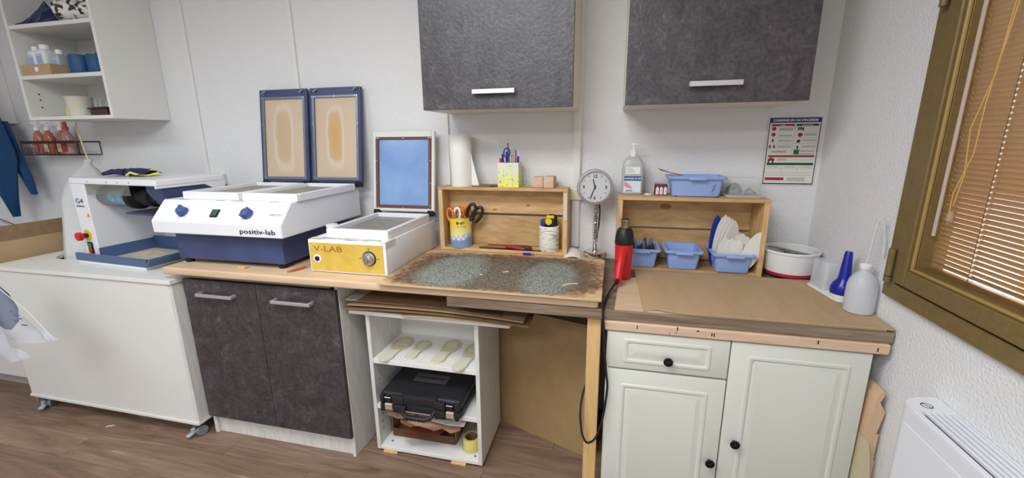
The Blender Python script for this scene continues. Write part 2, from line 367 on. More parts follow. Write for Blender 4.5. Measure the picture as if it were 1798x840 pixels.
# carton tray with white bottles
ct = thing('carton_tray', 'low brown carton tray on the middle shelf holding white bottles', 'box', (-3.05, 1.82, 1.78))
m = MB(); m.box(-3.148, -2.93, 1.775, 1.778, 1.7805, 1.835); m.box(-3.148, -2.93, 1.892, 1.895, 1.7805, 1.835); m.box(-3.148, -3.145, 1.778, 1.892, 1.7805, 1.835); m.box(-2.933, -2.93, 1.778, 1.892, 1.7805, 1.835)
m.build('wall', CARD, ct); box1('bottom', CARD, -3.145, -2.933, 1.778, 1.892, 1.7805, 1.783, ct)
MB().cyl((-3.03, 1.7745, 1.81), (-3.03, 1.7725, 1.81), .013, n=16).build('round_mark', WPRINT, ct)
def white_bottle(x, y, z, w, d, h, label, nk, mt=None, lab=(96, 130, 180)):
    t = thing('white_bottle', label, 'bottle', (x, y, z))
    m = MB().box(x-w/2, x+w/2, y-d/2, y+d/2, z, z+h, w*.22, seg=3); m.build('body', mt or mat('white_hdpe', (226, 230, 235), .4), t)
    MB().lathe([(nk*1.1, 0), (nk*1.1, .022), (nk, .024)], (x, y, z+h-.001), 18).build('cap', mat('white_cap', (240, 240, 240), .4), t)
    b = MB().box(x-w*.3, x+w*.3, y-d/2-.0008, y-d/2, z+h*.35, z+h*.8); p = b.build('printed_label', mat('faded_label', (186, 200, 222), .6), t)
    q = MB()
    for k in range(5): q.box(x-w*.22, x+w*.2, y-d/2-.0014, y-d/2-.0008, z+h*(.4+.07*k), z+h*(.42+.07*k))
    sub(q, 'print_line', mat('blue_grey_print', lab, .6), p)
white_bottle(-3.105, 1.835, 1.7835, .055, .06, .13, 'slim white bottle, leftmost in the carton tray on the middle shelf', .016)
white_bottle(-3.035, 1.835, 1.7835, .074, .07, .135, 'wide white bottle, second from the left in the carton tray', .021)
white_bottle(-2.962, 1.850, 1.7835, .05, .06, .11, 'greyish translucent bottle, rightmost in the carton tray', .015, mat('grey_clear_plastic', (170, 180, 184), .3), (150, 120, 130))
BROLL = mat('blue_wrap', (38, 84, 128), .5, bump=(80, .3))
for i, (x, y, lb) in enumerate(((-2.865, 1.875, 'blue wrapped roll beside the carton tray, leftmost of three'), (-2.765, 1.895, 'blue wrapped roll in the middle of the three on the shelf'), (-2.665, 1.875, 'blue wrapped roll, rightmost of three against the shelf side'))):
    r_ = MB().lathe([(.03, 0), (.045, .002), (.047, .01), (.047, .1), (.044, .107), (.02, .108), (.018, .095)], (x, y, 1.781), 24).build('bandage_roll', BROLL); tag(r_, lb, 'roll', 'blue rolls on the middle shelf')
# top shelf
def crumple(u, v, x0, x1, y0, y1, z0, h, sd):
    random.seed(sd*1000+int(u*97)+int(v*31)*7)
    e = math.sin(PI*u)*math.sin(PI*v)
    return (x0+(x1-x0)*u+random.uniform(-.008, .008), y0+(y1-y0)*v+random.uniform(-.008, .008), z0+h*e*(.6+.4*random.random())+.004)
b = MB().sheet(lambda u, v: crumple(u, v, -3.13, -2.86, 1.79, 1.98, 2.036, .14, 3), 9, 7, (0, 0, .002)).build('plastic_bag', mat('dark_blue_film', (26, 38, 84), .25), smooth=0)
tag(b, 'crumpled dark blue plastic bag on the top shelf', 'bag')
mg = thing('printed_tin', 'white tin with black splatter print lying on the top shelf', 'tin', (-2.74, 1.845, 2.033), math.radians(32))
MB().lathe([(.05, 0), (.052, .004), (.050, .17), (.052, .175)], (0, 0, 0), 28, T(-.09, 0, .0535) @ RY(84)).build('shell', nmat('splatter', [(.42, (40, 36, 40)), (.5, (226, 224, 222)), (.7, (236, 236, 234))], (1, 1, 1), 38, 3, rough=.4), mg, local=True)
MB().lathe([(.046, -.001), (.046, .001)], (0, 0, 0), 28, T(-.092, 0, .0535) @ RY(84)).build('lid', WPRINT, mg, local=True)
# bottom compartment
jar = MB().lathe([(.05, 0), (.052, .01), (.058, .095), (.062, .1), (.058, .103), (.03, .104)], (-2.875, 1.835, 1.5665), 24).build('plastic_tub', mat('milky_plastic', (212, 211, 192), .3)); tag(jar, 'milky plastic tub standing in the bottom compartment of the shelf', 'tub')
for i, (x, y, lb) in enumerate(((-2.755, 1.85, 'dark brown tray pot with pin handles, behind the nearer one'), (-2.665, 1.82, 'dark brown tray pot with pin handle beside the shelf side panel'))):
    t = thing('dark_pot', lb, 'pot', (x, y, 1.567), 0, 'dark brown pots in the bottom compartment')
    MB().box(x-.035, x+.035, y-.03, y+.03, 1.5665, 1.602, .003).build('base', mat('dark_brown_plastic', (66, 40, 42), .5), t)
    MB().box(x-.045, x+.045, y-.038, y+.038, 1.602, 1.61, .002).build('rim', mat('dark_brown_plastic', (66, 40, 42), .5), t)
    for q in (-.016, .016): MB().cyl((x+q, y, 1.61), (x+q, y, 1.655), .003, n=8).build('pin', METAL, t)
yc = MB().lathe([(.02, 0), (.021, .004), (.019, .03), (.016, .045), (.008, .046)], (-2.95, 1.83, 1.567), 18).build('small_jar', mat('pale_yellow_wax', (226, 200, 128), .5)); tag(yc, 'small pale yellow jar in the bottom compartment of the shelf', 'jar')
st = MB()
for k in range(4): st.box(-3.09+.035*k, -3.0+.035*k, 1.79+.008*k, 1.80+.008*k, 1.5665, 1.571, .001)
tag(st.build('spatula_bundle', mat('pinkish_sticks', (196, 160, 160), .6)), 'thin pinkish sticks lying flat in the bottom compartment', 'sticks')

# ------------------------------------------------------------------ left of the shelf: mirror cabinet, towel, tap, basket
mc = thing('mirror_cabinet', 'white flat wall panel cabinet at the far left edge', 'cabinet', (-4.05, 2.03, 1.54))
box1('body', WHITE, -4.3, -3.83, 1.99, YW-.001, 1.55, 2.3, mc); box1('door', WHITE, -4.3, -3.828, 1.972, 1.988, 1.548, 2.3, mc)
tw = thing('towel', 'dark blue towel hanging at the far left edge of the wall', 'towel', (-3.85, 1.94, .98))
def tf(u, v):
    # v 0 top .. 1 bottom, u across
    z = 1.80-(1.80-(.97+.17*abs(u-.35)*1.6+(.10 if u > .55 else 0)))*v
    xl = -3.98+.02*v; xr = -3.79+.17*v**1.3
    x = xl+(xr-xl)*u
    return (x, 1.93+.018*math.sin(u*15+2*v)+.008*math.sin(u*31), z)
def tf1(u, v):
    tip = .955; xr = -3.80+.13*min(1, v/.55) - .13*max(0, v-.55)/.45
    xl = -4.06+.03*v+.22*max(0, v-.6)/.4
    return (xl+(xr-xl)*u, 1.925+.016*math.sin(u*14+2*v), 1.80-(1.80-tip)*v)
TOWEL = mat('navy_towel', (24, 66, 108), .9, bump=(350, .5))
MB().sheet(tf1, 18, 14, (0, .006, 0)).build('front_fold', TOWEL, tw)
def tf2(u, v):
    xr = -3.72+.09*min(1, v/.75); xl = -3.80+.0*v+.13*max(0, v-.4)/.6
    return (xl+(xr-xl)*u, 1.955+.01*math.sin(u*9), 1.56-(1.56-1.10)*v)
MB().sheet(tf2, 10, 12, (0, .006, 0)).build('rear_fold', TOWEL, tw)
hk = MB().cyl((-3.92, YW-.1, 1.79), (-3.92, 1.90, 1.79), .006, n=8).build('hook', METAL, tw)
# sink cabinet far left
sk = thing('sink_cabinet', 'white base cabinet with plinth, left of the wheeled cabinet', 'cabinet', (-3.75, 1.8, 0))
box1('plinth', mat('grey_plinth', (176, 172, 172), .5), -4.3, -3.195, 1.56, 1.58, .002, .085, sk)
box1('body', WHITE, -4.3, -3.195, 1.53, YW-.001, .087, .82, sk)
for a, b in ((-4.3, -3.75), (-3.745, -3.195)):
    box1('door', WHITE, a, b, 1.512, 1.529, .09, .70, sk); box1('drawer', WHITE, a, b, 1.512, 1.529, .706, .818, sk)
box1('sink_top', METAL, -4.3, -3.192, 1.50, YW-.001, .822, .85, sk)
tp = thing('sink_tap', 'chrome mixer tap behind the cardboard box', 'tap', (-3.5, 1.95, .851))
MB().lathe([(.025, 0), (.025, .01), (.018, .014), (.018, .09), (.02, .1)], (-3.42, 1.96, .8505), 18).build('base', CHROME, tp)
MB().tube([(-3.42, 1.96, .945), (-3.44, 1.90, .925), (-3.50, 1.76, .935), (-3.66, 1.74, .995)], .008, 10).build('spout', CHROME, tp)
MB().box(-3.44, -3.25, 1.95, 1.975, .953, .963, .004).build('lever', CHROME, tp)
# wire basket with soap bottles
bk = thing('wire_basket', 'dark brown wire basket on the wall holding soap bottles', 'basket', (-3.4, 2.0, 1.35))
BW = mat('dark_brown_wire', (58, 26, 26), .4, .5)
x0, x1, y0, y1 = -3.63, -3.15, 1.95, 2.065
for z, r in ((1.352, .0022), (1.43, .0034)):
    m = MB(); m.tube([(x0, y0, z), (x1, y0, z)], r); m.tube([(x0, y1, z), (x1, y1, z)], r); m.tube([(x0, y0, z), (x0, y1, z)], r); m.tube([(x1, y0, z), (x1, y1, z)], r); m.build('rail', BW, bk)
for q in ((x0, y0), (x1, y0), (x0, y1), (x1, y1)): MB().tube([(*q, 1.352), (*q, 1.43)], .0022).build('upright', BW, bk)
for k in range(8): MB().tube([(x0, y0+.014*(k+.5), 1.352), (x1, y0+.014*(k+.5), 1.352)], .0014, 6).build('floor_wire', BW, bk)
for k in range(9):
    cx = x0+.03+.032*k; MB().tube([(cx-.010, y0, 1.354), (cx-.010, y0, 1.385), (cx-.006, y0, 1.396), (cx+.006, y0, 1.396), (cx+.010, y0, 1.385), (cx+.010, y0, 1.354)], .0015, 6).build('front_loop', BW, bk)
box1('front_band', BW, x0, x1-.02, y0-.003, y0-.001, 1.420, 1.438, bk)
def soap(x, y, col, label, pump=True, sq=None):
    t = thing('soap_bottle', label, 'bottle', (x, y, 1.355), 0, None)
    LQ = mat('soap_'+str(col[1]), col, .15, trans=.25)
    MB().lathe([(.028, 0), (.034, .005), (.036, .06), (.033, .1), (.024, .128), (.012, .14), (.012, .148)], (x, y, 1.3555), 22, sy=.75).build('body', LQ, t)
    if pump:
        p = MB(); p.lathe([(.014, .146), (.014, .165), (.008, .168), (.004, .17), (.004, .19)], (x, y, 1.3555), 14); p.box(x-.038, x+.010, y-.007, y+.007, 1.5435, 1.5525, .003); p.build('pump', WPRINT, t)
    else:
        MB().lathe([(.016, .146), (.017, .162), (.010, .17), (.010, .178), (.013, .182), (.008, .196)], (x, y, 1.3555), 14).build('cap', mat('pink_red_cap', (206, 72, 88), .4), t)
    MB().box(x-.018, x+.018, y-.0288, y-.0275, 1.37, 1.43, .001).build('printed_label', mat('soap_label_'+str(col[2]), sq or (214, 188, 150), .6), t)
soap(-3.565, 2.01, (208, 128, 108), 'pink pump soap bottle at the left end of the wire basket', sq=(206, 120, 100))
soap(-3.475, 2.01, (206, 122, 96), 'orange pump soap bottle with cream label, second in the wire basket', sq=(238, 220, 180))
soap(-3.32, 2.01, (206, 160, 162), 'clear washing-up bottle with a red cap at the right of the basket', False, (166, 50, 70))
soap(-3.395, 2.03, (198, 134, 110), 'small orange soap bottle squeezed behind the second pump bottle', True)

# ------------------------------------------------------------------ cardboard box, trolley, plastic bag
cb = thing('cardboard_box', 'tall open brown cardboard box standing left of the wheeled white cabinet', 'box', (-3.17, 1.72, 0))
bx0, bx1, by0, by1 = -3.185, -3.10, 1.545, 2.02
MB().prism([(1.43, .93), (1.432, .5), (1.437, .42), (1.430, .36), (1.440, .28), (1.434, .2), (1.444, .12), (1.438, .002), (by1, .002), (by1, .93)], 'x', bx1-.004, bx1).build('side_panel', CARD, cb); box1('side_panel', CARD, bx0, bx0+.004, by0, by1, .002, .98, cb)
box1('end_panel', CARDD, bx0+.004, bx1-.004, by0, by0+.004, .002, .93, cb); box1('end_panel', CARDD, bx0+.004, bx1-.004, by1-.004, by1, .002, .98, cb)
MB().prism([(bx1+.001, .925), (bx1-.003, .925), (bx1-.018, 1.0), (bx1-.014, 1.002)], 'y', 1.43, by1).build('flap', CARDD, cb)
box1('bottom', CARDD, bx0+.004, bx1-.004, by0+.004, by1-.004, .002, .006, cb)
tr = thing('wheeled_cabinet', 'plain white low cabinet on casters carrying the sanding machine', 'cabinet', (-2.48, 1.7, 0))
tx0, tx1, ty0, ty1 = -3.055, -1.912, 1.405, 1.98
box1('front_panel', WHITE, tx0+.004, tx1-.022, ty0, ty0+.018, .092, .802, tr)
box1('side_panel', WHITED, tx1-.022, tx1-.002, ty0+.002, ty1, .092, .802, tr); box1('side_panel', WHITED, tx0, tx0+.004, ty0+.002, ty1, .092, .802, tr)
box1('back_panel', WHITE, tx0+.004, tx1-.022, ty1-.018, ty1, .092, .802, tr)
box1('bottom_panel', WHITE, tx0-.002, tx1, ty0-.006, ty1, .076, .091, tr)
# top with a round cut-out for the dust bag
m = MB(); ccx, ccy, cr_ = -2.845, 1.70, .135
m.box(ccx+cr_, tx1+.006, ty0-.01, ty1, .803, .822, .001); m.box(tx0-.006, ccx-cr_, ty0-.01, ty1, .803, .822, .001)
for sgn, ye in ((-1, ty0-.01), (1, ty1)):
    n = 16
    for i in range(n):
        a0, a1 = PI*i/n, PI*(i+1)/n
        xa, ya = ccx-cr_*math.cos(a0), ccy+sgn*cr_*math.sin(a0); xb, yb = ccx-cr_*math.cos(a1), ccy+sgn*cr_*math.sin(a1)
        m.rings([[Vector((xa, ya, z)), Vector((xb, yb, z)), Vector((xb, ye, z)), Vector((xa, ye, z))] for z in (.803, .822)])
m.build('top_panel', mat('white_top', (232, 232, 226), .4), tr)
tag(MB().box(-2.33, -2.27, 1.38, 1.394, .8, .8).build('x', WHITE)) if False else None
for (x, y, a) in ((-2.99, 1.425, 25), (-1.955, 1.425, -18), (-3.0, 1.93, 5), (-1.965, 1.93, 10)):
    M_ = T(x, y, 0) @ Rz(a)
    c = MB()
    c.lathe([(.010, -.009), (.024, -.009), (.026, -.006), (.026, .006), (.024, .009), (.010, .009)], (0, 0, 0), 24, T(-.014, .01, .0265) @ RY(90)); c.lathe([(.010, -.009), (.024, -.009), (.026, -.006), (.026, .006), (.024, .009), (.010, .009)], (0, 0, 0), 24, T(.014, .01, .0265) @ RY(90))
    c.xf(M_); cs = c.build('caster', mat('grey_caster', (124, 128, 136), .45), tr)
    f = MB(); f.box(-.022, .022, -.02, .03, .056, .075, .006, seg=2); f.cyl((-.004, .01, .03), (-.004, .01, .06), .012); f.xf(M_); sub(f, 'fork', mat('caster_fork', (86, 90, 98), .5), cs)
    f = MB(); f.box(-.013, .013, -.048, -.018, .018, .026, .004, M=T(0, 0, .01) @ RX(14), seg=2); f.box(-.006, .006, -.03, -.012, .022, .05, .002); f.xf(M_); sub(f, 'brake_lever', mat('pale_blue_grey', (164, 178, 190), .5), cs)
# clear plastic bag in the foreground
pb = thing('plastic_bag', 'clear plastic bag with dark blue contents hanging into the left edge', 'bag', (-2.4, 1.1, .47))
FILM = mat('clear_film', (206, 214, 232), .2, alpha=.17)
def bagf(pl, y, th, n=7):
    m = MB(); k = len(pl)
    def f(u, v):
        i = min(int(u*(k-1)), k-2); t = u*(k-1)-i
        a, b = pl[i], pl[i+1]
        x = a[0]+(b[0]-a[0])*t; zt = a[1]+(b[1]-a[1])*t; zb = a[2]+(b[2]-a[2])*t
        return (x, y+.010*math.sin(9*u+5*v)+.003*math.sin(17*u-7*v), zb+(zt-zb)*v)
    m.sheet(f, 20, n, (0, th, 0)); return m
bagf([(-2.62, 1.02, .60), (-2.45, .90, .615), (-2.389, .85, .622), (-2.292, .765, .632), (-2.21, .695, .640), (-2.155, .652, .650)], 1.10, .001).build('film_sheet', FILM, pb)
bagf([(-2.62, .78, .53), (-2.42, .70, .548), (-2.35, .64, .556), (-2.285, .575, .568)], 1.07, .001).build('film_sheet', FILM, pb)
bagf([(-2.62, .62, .42), (-2.5, .56, .47), (-2.46, .51, .475)], 1.05, .001).build('film_sheet', FILM, pb)
m = MB(); m.tube([(-2.155, 1.10, .652), (-2.292, 1.11, .767), (-2.389, 1.10, .853), (-2.47, 1.1, .93)], .0018, 6); m.tube([(-2.155, 1.10, .650), (-2.25, 1.10, .634), (-2.42, 1.1, .620)], .0018, 6)
m.build('film_hem', mat('film_hem', (226, 232, 244), .3, alpha=.4), pb)
m = MB(); m.lathe([(.02, 0), (.07, .04), (.085, .10), (.06, .16), (.02, .2)], (-2.5, 1.14, .65), 14, sy=.3); m.build('dark_blue_contents', mat('dark_blue_stuffing', (44, 54, 92), .7), pb)
m = MB()
for k, (x, z, l) in enumerate(((-2.34, .745, .03), (-2.325, .732, .024), (-2.315, .705, .035), (-2.35, .72, .025), (-2.36, .76, .02))): m.box(x, x+l, 1.094, 1.0955, z, z+.006, .001)
tag(m.build('printed_mark', mat('bag_print', (92, 104, 134), .6), pb), kind='stuff')

# ------------------------------------------------------------------ sanding machine with dust bag
GZ = .8225; ga = -4.3
g = thing('sanding_machine', 'white bench sanding machine with navy tray standing on the wheeled cabinet', 'machine', (-2.66, 1.572, GZ), math.radians(ga))
def gb(mb, n, m, **k): return mb.build(n, m, g, local=True, **k)
L_ = .615
p = gb(MB().box(0, .104, 0, .34, .03, .402, .003), 'left_column', LWHITE)
gb(MB().box(0, L_, 0, .34, .4025, .432, .004), 'hood', LWHITE)
hs = MB()
for x in (.14, .28, .36, .44): hs.cyl((x, -.0005, .417), (x, -.002, .417), .004, n=8)
gb(hs, 'screw', METAL)
gb(MB().box(.104, L_-.03, .32, .34, .03, .402, .002), 'back_panel', LWHITE)
m = MB().prism([(.14, .20), (.32, .20), (.32, .402), (.03, .402), (.03, .37)], 'x', .50, L_-.01); gb(m, 'motor_cover', NAVY)
gb(MB().prism([(.30, .02), (.34, .02), (.34, .402), (.0, .402), (.0, .392), (.23, .392), (.27, .37), (.30, .31)], 'x', L_-.009, L_), 'side_arch', LWHITE)
gb(MB().box(.106, .42, .006, .009, .352, .402), 'shield', mat('smoke_shield', (140, 140, 128), .15, alpha=.3))
def xc(x0, x1, r0, r1=None, y=.09, z=.335): return MB().cyl((x0, y, z), (x1, y, z), r0, r1, n=28)
dr = gb(xc(.105, .19, .05), 'spindle', mat('worn_steel', (150, 150, 152), .35, .9))
gb(xc(.19, .318, .052), 'sanding_sleeve', nmat('blue_abrasive', [(.35, (90, 132, 160)), (.6, (140, 176, 190))], (1, 1, 1), 60, 3, rough=.8))
gb(xc(.318, .350, .060), 'rubber_flange', BLACKR)
gb(xc(.350, .385, .030), 'collar', METAL)
m = xc(.385, .46, .040, .046); m.cyl((.46, .09, .335), (.495, .09, .335), .034, n=20); gb(m, 'brush', BLACKR)
gb(MB().box(.28, .47, .05, .2, .250, .260, .002), 'tool_rest', NAVY)
# tray
m = MB(); t0, t1, f0, f1 = -.003, .545, -.045, .27
m.box(t0+.01, t1-.04, f0+.01, f1, .018, .024)
m.prism([(f0, .018), (f0+.035, .018), (f0+.012, .055), (f0, .055)], 'x', t0, t1-.03)
m.prism([(.104, .018), (.150, .018), (.108, .075), (.104, .075)], 'y', .0, f1); m.box(t0, t1-.03, f1-.01, f1, .018, .085, .001)
m.prism([(t1-.045, .018), (t1-.03, .018), (t1, .055), (t1-.008, .06)], 'y', f0, f1)
gb(m, 'tray', NAVY2)
gb(MB().box(-.004, t1-.05, -.04, .33, 0.0005, .017, .002), 'base', LWHITE)
m = MB()
def df(u, v):
    random.seed(int(u*40)*53+int(v*40)); return (.16+.33*u, .0+.22*v, .0265+.014*math.sin(PI*u)*math.sin(PI*v)*(.6+.6*random.random()))
m.sheet(df, 22, 14, (0, 0, -.002)); tag(gb(m, 'sawdust', nmat('sawdust', [(.3, (150, 140, 120)), (.7, (214, 206, 184))], (1, 1, 1), 300, 3, rough=.95), smooth=0), kind='stuff')
e = gb(MB().cyl((.045, -.002, .14), (.045, 0, .14), .030, n=28), 'emergency_stop', YEL)
sub2 = MB().cyl((.045, -.004, .14), (.045, -.03, .14), .012, n=16).build('stem', DARKM, e, local=True)
m = MB().lathe([(.02, 0), (.022, .006), (.021, .018), (.012, .022)], (0, 0, 0), 22, T(.045, -.026, .14) @ RX(90)); m.build('red_button', RED, e, local=True)
e = gb(MB().box(.032, .068, -.004, 0, .045, .105, .015, seg=4), 'power_switch', BLACK)
MB().box(.037, .063, -.009, -.004, .076, .100, .006, seg=3).build('green_button', GRN, e, local=True)
MB().box(.037, .063, -.009, -.004, .050, .074, .006, seg=3).build('red_button', RED, e, local=True)
m = MB().prism([(.075, .235), (.103, .235), (.089, .262)], 'y', -.0012, 0); wt = gb(m, 'warning_triangle', YEL)
MB().prism([(.086, .240), (.092, .240), (.0895, .255)], 'y', -.0018, -.0012).build('warning_mark', INK, wt, local=True)
m = MB().text('G4', .036, (.014, -.0012, .305), sx=1.35); m.text('MODULO', .014, (.016, -.0012, .286), sx=1.0); gb(m, 'lettering', INK, smooth=0)
db = thing('dust_bag', 'grey fabric dust bag tied up with a pale cord behind the sanding machine', 'bag', (-2.86, 1.72, .6))
DBG = mat('grey_dust_bag', (204, 206, 206), .9, bump=(25, .6, .01))
m = MB()
prof = [(.10, .60), (.125, .70), (.125, .83), (.122, .92), (.118, 1.02), (.115, 1.12), (.095, 1.2), (.05, 1.27), (.016, 1.305), (.02, 1.33)]
R = []
for i, (r, z) in enumerate(prof):
    t = i/(len(prof)-1); cx = -2.845-.12*t**1.5; cy = 1.70+.17*t**1.2
    R.append([Vector((cx+r*(1+.06*math.sin(5*a+i))*math.cos(a), cy+r*(1+.05*math.sin(7*a))*math.sin(a), z)) for a in [2*PI*k/28 for k in range(28)]])
m.rings(R); m.build('fabric', DBG, db)
MB().tube([(-2.965, 1.87, 1.31), (-3.0, 1.88, 1.40), (-3.045, 1.9, 1.5), (-3.06, 1.91, 1.547)], .0035, 8).build('cord', mat('pale_cord', (214, 208, 160), .8), db)
gl = thing('work_glove', 'dark blue coated work glove with yellow hem lying on the sanding machine', 'glove', (-2.42, 1.72, 1.2555), math.radians(-6))
gm = mat('navy_glove', (38, 40, 78), .8, bump=(60, .5))
m = MB()
for k, (a, l, yy) in enumerate(((-6, .12, .02), (2, .135, .0), (10, .13, -.02), (20, .11, -.04))):
    c = math.cos(math.radians(a)); s_ = math.sin(math.radians(a))
    m.tube([(-.02, yy, .018), (-.06*c-.02, yy-.06*s_, .024), (-l*c-.02, yy-l*s_, .012)], [.014, .013, .009], 10)
m.lathe([(.002, 0), (.055, .006), (.06, .018), (.045, .032), (.02, .038), (.002, .039)], (.02, 0, 0), 16, sx=1.3, sy=.9); m.tube([(.03, .05, .02), (-.02, .08, .02), (-.05, .085, .014)], [.014, .012, .008], 8)
m.build('palm', gm, gl, local=True)
m = MB().tube([(.05, .03, .022), (.09, .02, .03), (.13, .03, .02), (.155, .01, .015), (.13, -.02, .006), (.09, -.045, .010), (.06, -.06, .022), (.04, -.065, .008), (.03, -.05, .004)], .005, 8); m.build('hem', mat('yellow_hem', (222, 222, 110), .8), gl, local=True)
MB().sheet(lambda u, v: (.05+.09*u, .04-.09*v, .01+.02*math.sin(PI*v)*(1-.4*u)+.005*math.sin(9*u)), 8, 8, (0, 0, .003)).build('cuff', gm, gl, local=True)

# ------------------------------------------------------------------ worktops and base cabinets
wt = MB().box(-1.944, -.031, 1.402, 2.05, .8495, .883, .008, seg=3).build('worktop', BEECH); tag(wt, 'pale beech worktop carrying the vacuum presses on the left', 'worktop')
bw = MB().box(-.59, .842, 1.402, 2.055, .813, .8485, .001).build('worktop', OAKD); tag(bw, 'grey-brown oak worktop under the beech one, running right to the window wall', 'worktop')
rp = MB().box(-.012, .834, 1.392, 2.0, .779, .812, .003).build('worktop', RAWP); tag(rp, 'old pinkish beech slab lying directly on the cream cabinet', 'worktop')
# dark cabinet
kc = thing('base_cabinet', 'white base cabinet with two dark concrete-look doors under the beech worktop', 'cabinet', (-1.5, 1.7, 0))
kx0, kx1, ky = -1.89, -1.096, 1.459
box1('side_panel', WHITED, kx0, kx0+.018, ky, 2.0, .001, .848, kc); box1('side_panel', WHITED, kx1-.018, kx1, ky, 2.0, .001, .848, kc)
box1('kick_board', WHITED, kx0+.018, kx1-.018, ky+.014, ky+.030, .001, .12, kc); box1('bottom_panel', WHITE, kx0+.018, kx1-.018, ky+.002, 2.0, .121, .137, kc)
box1('back_panel', WHITE, kx0+.018, kx1-.018, 1.99, 2.0, .14, .84, kc); box1('top_rail', mat('grey_rail', (150, 146, 146), .5), kx0+.018, kx1-.03, ky-.012, ky+.08, .826, .842, kc)
kmid = (kx0+kx1)/2
for i, (a, b) in enumerate(((kx0+.002, kmid-.0015), (kmid+.0015, kx1-.002))):
    d = box1('door', CONC2, a, b, ky-.02, ky-.001, .110, .820, kc)
    hx = (a+b)/2 - .005; z = .752
    h = MB().box(hx-.096, hx+.096, ky-.052, ky-.044, z, z+.014, .001); h.box(hx-.096, hx-.084, ky-.045, ky-.02, z, z+.014, .001); h.box(hx+.084, hx+.096, ky-.045, ky-.02, z, z+.014, .001)
    sub(h, 'handle', ALU, d)
# post
MB().box(-.067, -.019, 1.425, 1.47, 0, .812, .002).build('post', PINEV); o = bpy.data.objects['post']; o.name = 'wooden_post'; tag(o, 'pine post holding up the oak worktop between the two cabinets', 'post')
# leaning panel
hp = MB()
hp.rings([[Vector(p) for p in ((-.55, 1.872, z), (-.04, 1.680, z), (-.038, 1.686, z), (-.548, 1.878, z))] for z in (.001, .63)], True, True)
hp.bm.verts.ensure_lookup_table()
for v in hp.bm.verts:
    if v.co.z > .5: v.co.z = .635 if v.co.x < -.3 else .652
tag(hp.build('fibreboard_panel', HARDB, smooth=0), 'brown fibreboard panel standing askew under the worktop behind the post', 'panel')
# cream cabinet
cc = thing('base_cabinet', 'cream base cabinet with drawer and raised-panel doors under the oak worktop', 'cabinet', (.4, 1.7, 0))
cx0, cx1, cy = .004, .800, 1.40
box1('side_panel', KCAB, cx0, cx0+.018, cy+.02, 2.0, .001, .778, cc); box1('side_panel', KCAB, cx1-.018, cx1, cy+.02, 2.0, .001, .778, cc)
box1('carcass', KCAB, cx0+.018, cx1-.018, cy+.022, 2.0, .10, .778, cc); box1('kick_board', KCAB, cx0+.018, cx1-.018, cy+.07, cy+.085, .001, .099, cc)
def raised(x0, x1, z0, z1, ix, iz, name):
    m = MB(); y = cy
    m.box(x0, x1, y, y+.019, z0, z1, .003, seg=2)
    o = m.build(name, KCAB, cc)
    a, b, c, d = x0+ix, x1-ix, z0+iz, z1-iz
    # moulding: rounded ridge + inner bevelled field
    def rect(g, yy, rd=.0):
        P = []; A, B, C_, D = a+g, b-g, c+g, d-g
        for (X, Z, s0) in ((A, C_, 180), (B, C_, 270), (B, D, 0), (A, D, 90)):
            cxx = X+(rd if X == A else -rd); czz = Z+(rd if Z == C_ else -rd)
            for k in range(4):
                an = math.radians(s0+30*k); P.append(Vector((cxx+rd*math.cos(an), yy, czz+rd*math.sin(an))))
        return P
    q = MB().rings([rect(-.002, y+.0005, .008), rect(.003, y-.0032, .008), rect(.010, y-.0035, .007), rect(.017, y+.0003, .006), rect(.022, y+.0003, .004), rect(.036, y-.0036, .001)], True, False)
    q.bm.faces.new([v for v in q.bm.verts][-16:])
    sub(q, 'raised_panel', KCAB, o, smooth=20)
    return o
cm_ = .4015
dw = raised(cx0+.002, cm_-.003, .636, .774, .055, .024, 'drawer')
d1 = raised(cx0+.002, cm_-.003, .02, .629, .052, .052, 'door')
d2 = raised(cm_+.001, cx1-.002, .02, .774, .052, .045, 'door')
def knob(x, z, par):
    m = MB().lathe([(.006, 0), (.006, .010), (.014, .013), (.016, .017), (.015, .020), (.011, .0205), (.010, .018), (.008, .018), (.007, .022), (.003, .024), (.001, .024)], (0, 0, 0), 24, T(x, cy-.003, z) @ RX(90)); sub(m, 'knob', DARKM, par)
knob(.208, .687, dw); knob(.372, .315, d1); knob(.443, .405, d2)
# staples and nail holes in the slab edge
m = MB()
for (x, z, dx) in ((.10, .793, .002), (.225, .790, .0), (.228, .80, .003), (.29, .802, .01), (.335, .79, .002), (.342, .79, .002), (.64, .796, .003), (.80, .788, .002), (.205, .785, .0)): m.box(x, x+.002+dx*.5, 1.3912, 1.3922, z, z+.004+(.008 if dx < .004 and dx > 0 else 0))
tag(sub(m, 'staple', INK, rp), kind='stuff')

# open shelf unit
su = thing('open_shelf_unit', 'white open shelf unit under the worktop holding insoles and a tool case', 'shelf', (-.77, 1.68, 0))
ux0, ux1, uy0, uy1 = -1.022, -.508, 1.52, 1.835
box1('side_panel', WHITED, ux0, ux0+.018, uy0, uy1, .014, .697, su); box1('side_panel', WHITED, ux1-.018, ux1, uy0, uy1, .014, .697, su)
box1('back_panel', WHITE, ux0+.018, ux1-.018, uy1-.05, uy1-.044, .014, .697, su)
box1('bottom_panel', WHITE, ux0+.018, ux1-.018, uy0+.001, uy1-.051, .014, .032, su)
box1('shelf', WHITE, ux0+.018, ux1-.018, uy0+.003, uy1-.051, .457, .479, su); box1('shelf', WHITE, ux0+.018, ux1-.018, uy0+.003, uy1-.051, .228, .250, su)
for x in (-.955, -.62): MB().box(x-.035, x+.035, 1.514, 1.56, .0008, .0115, .001).build('foot_block', PINEV, su)
m = MB()
for z in (.10, .14, .18, .36, .40): m.cyl((ux0+.0178, uy0+.035, z), (ux0+.0195, uy0+.035, z), .004, n=8)
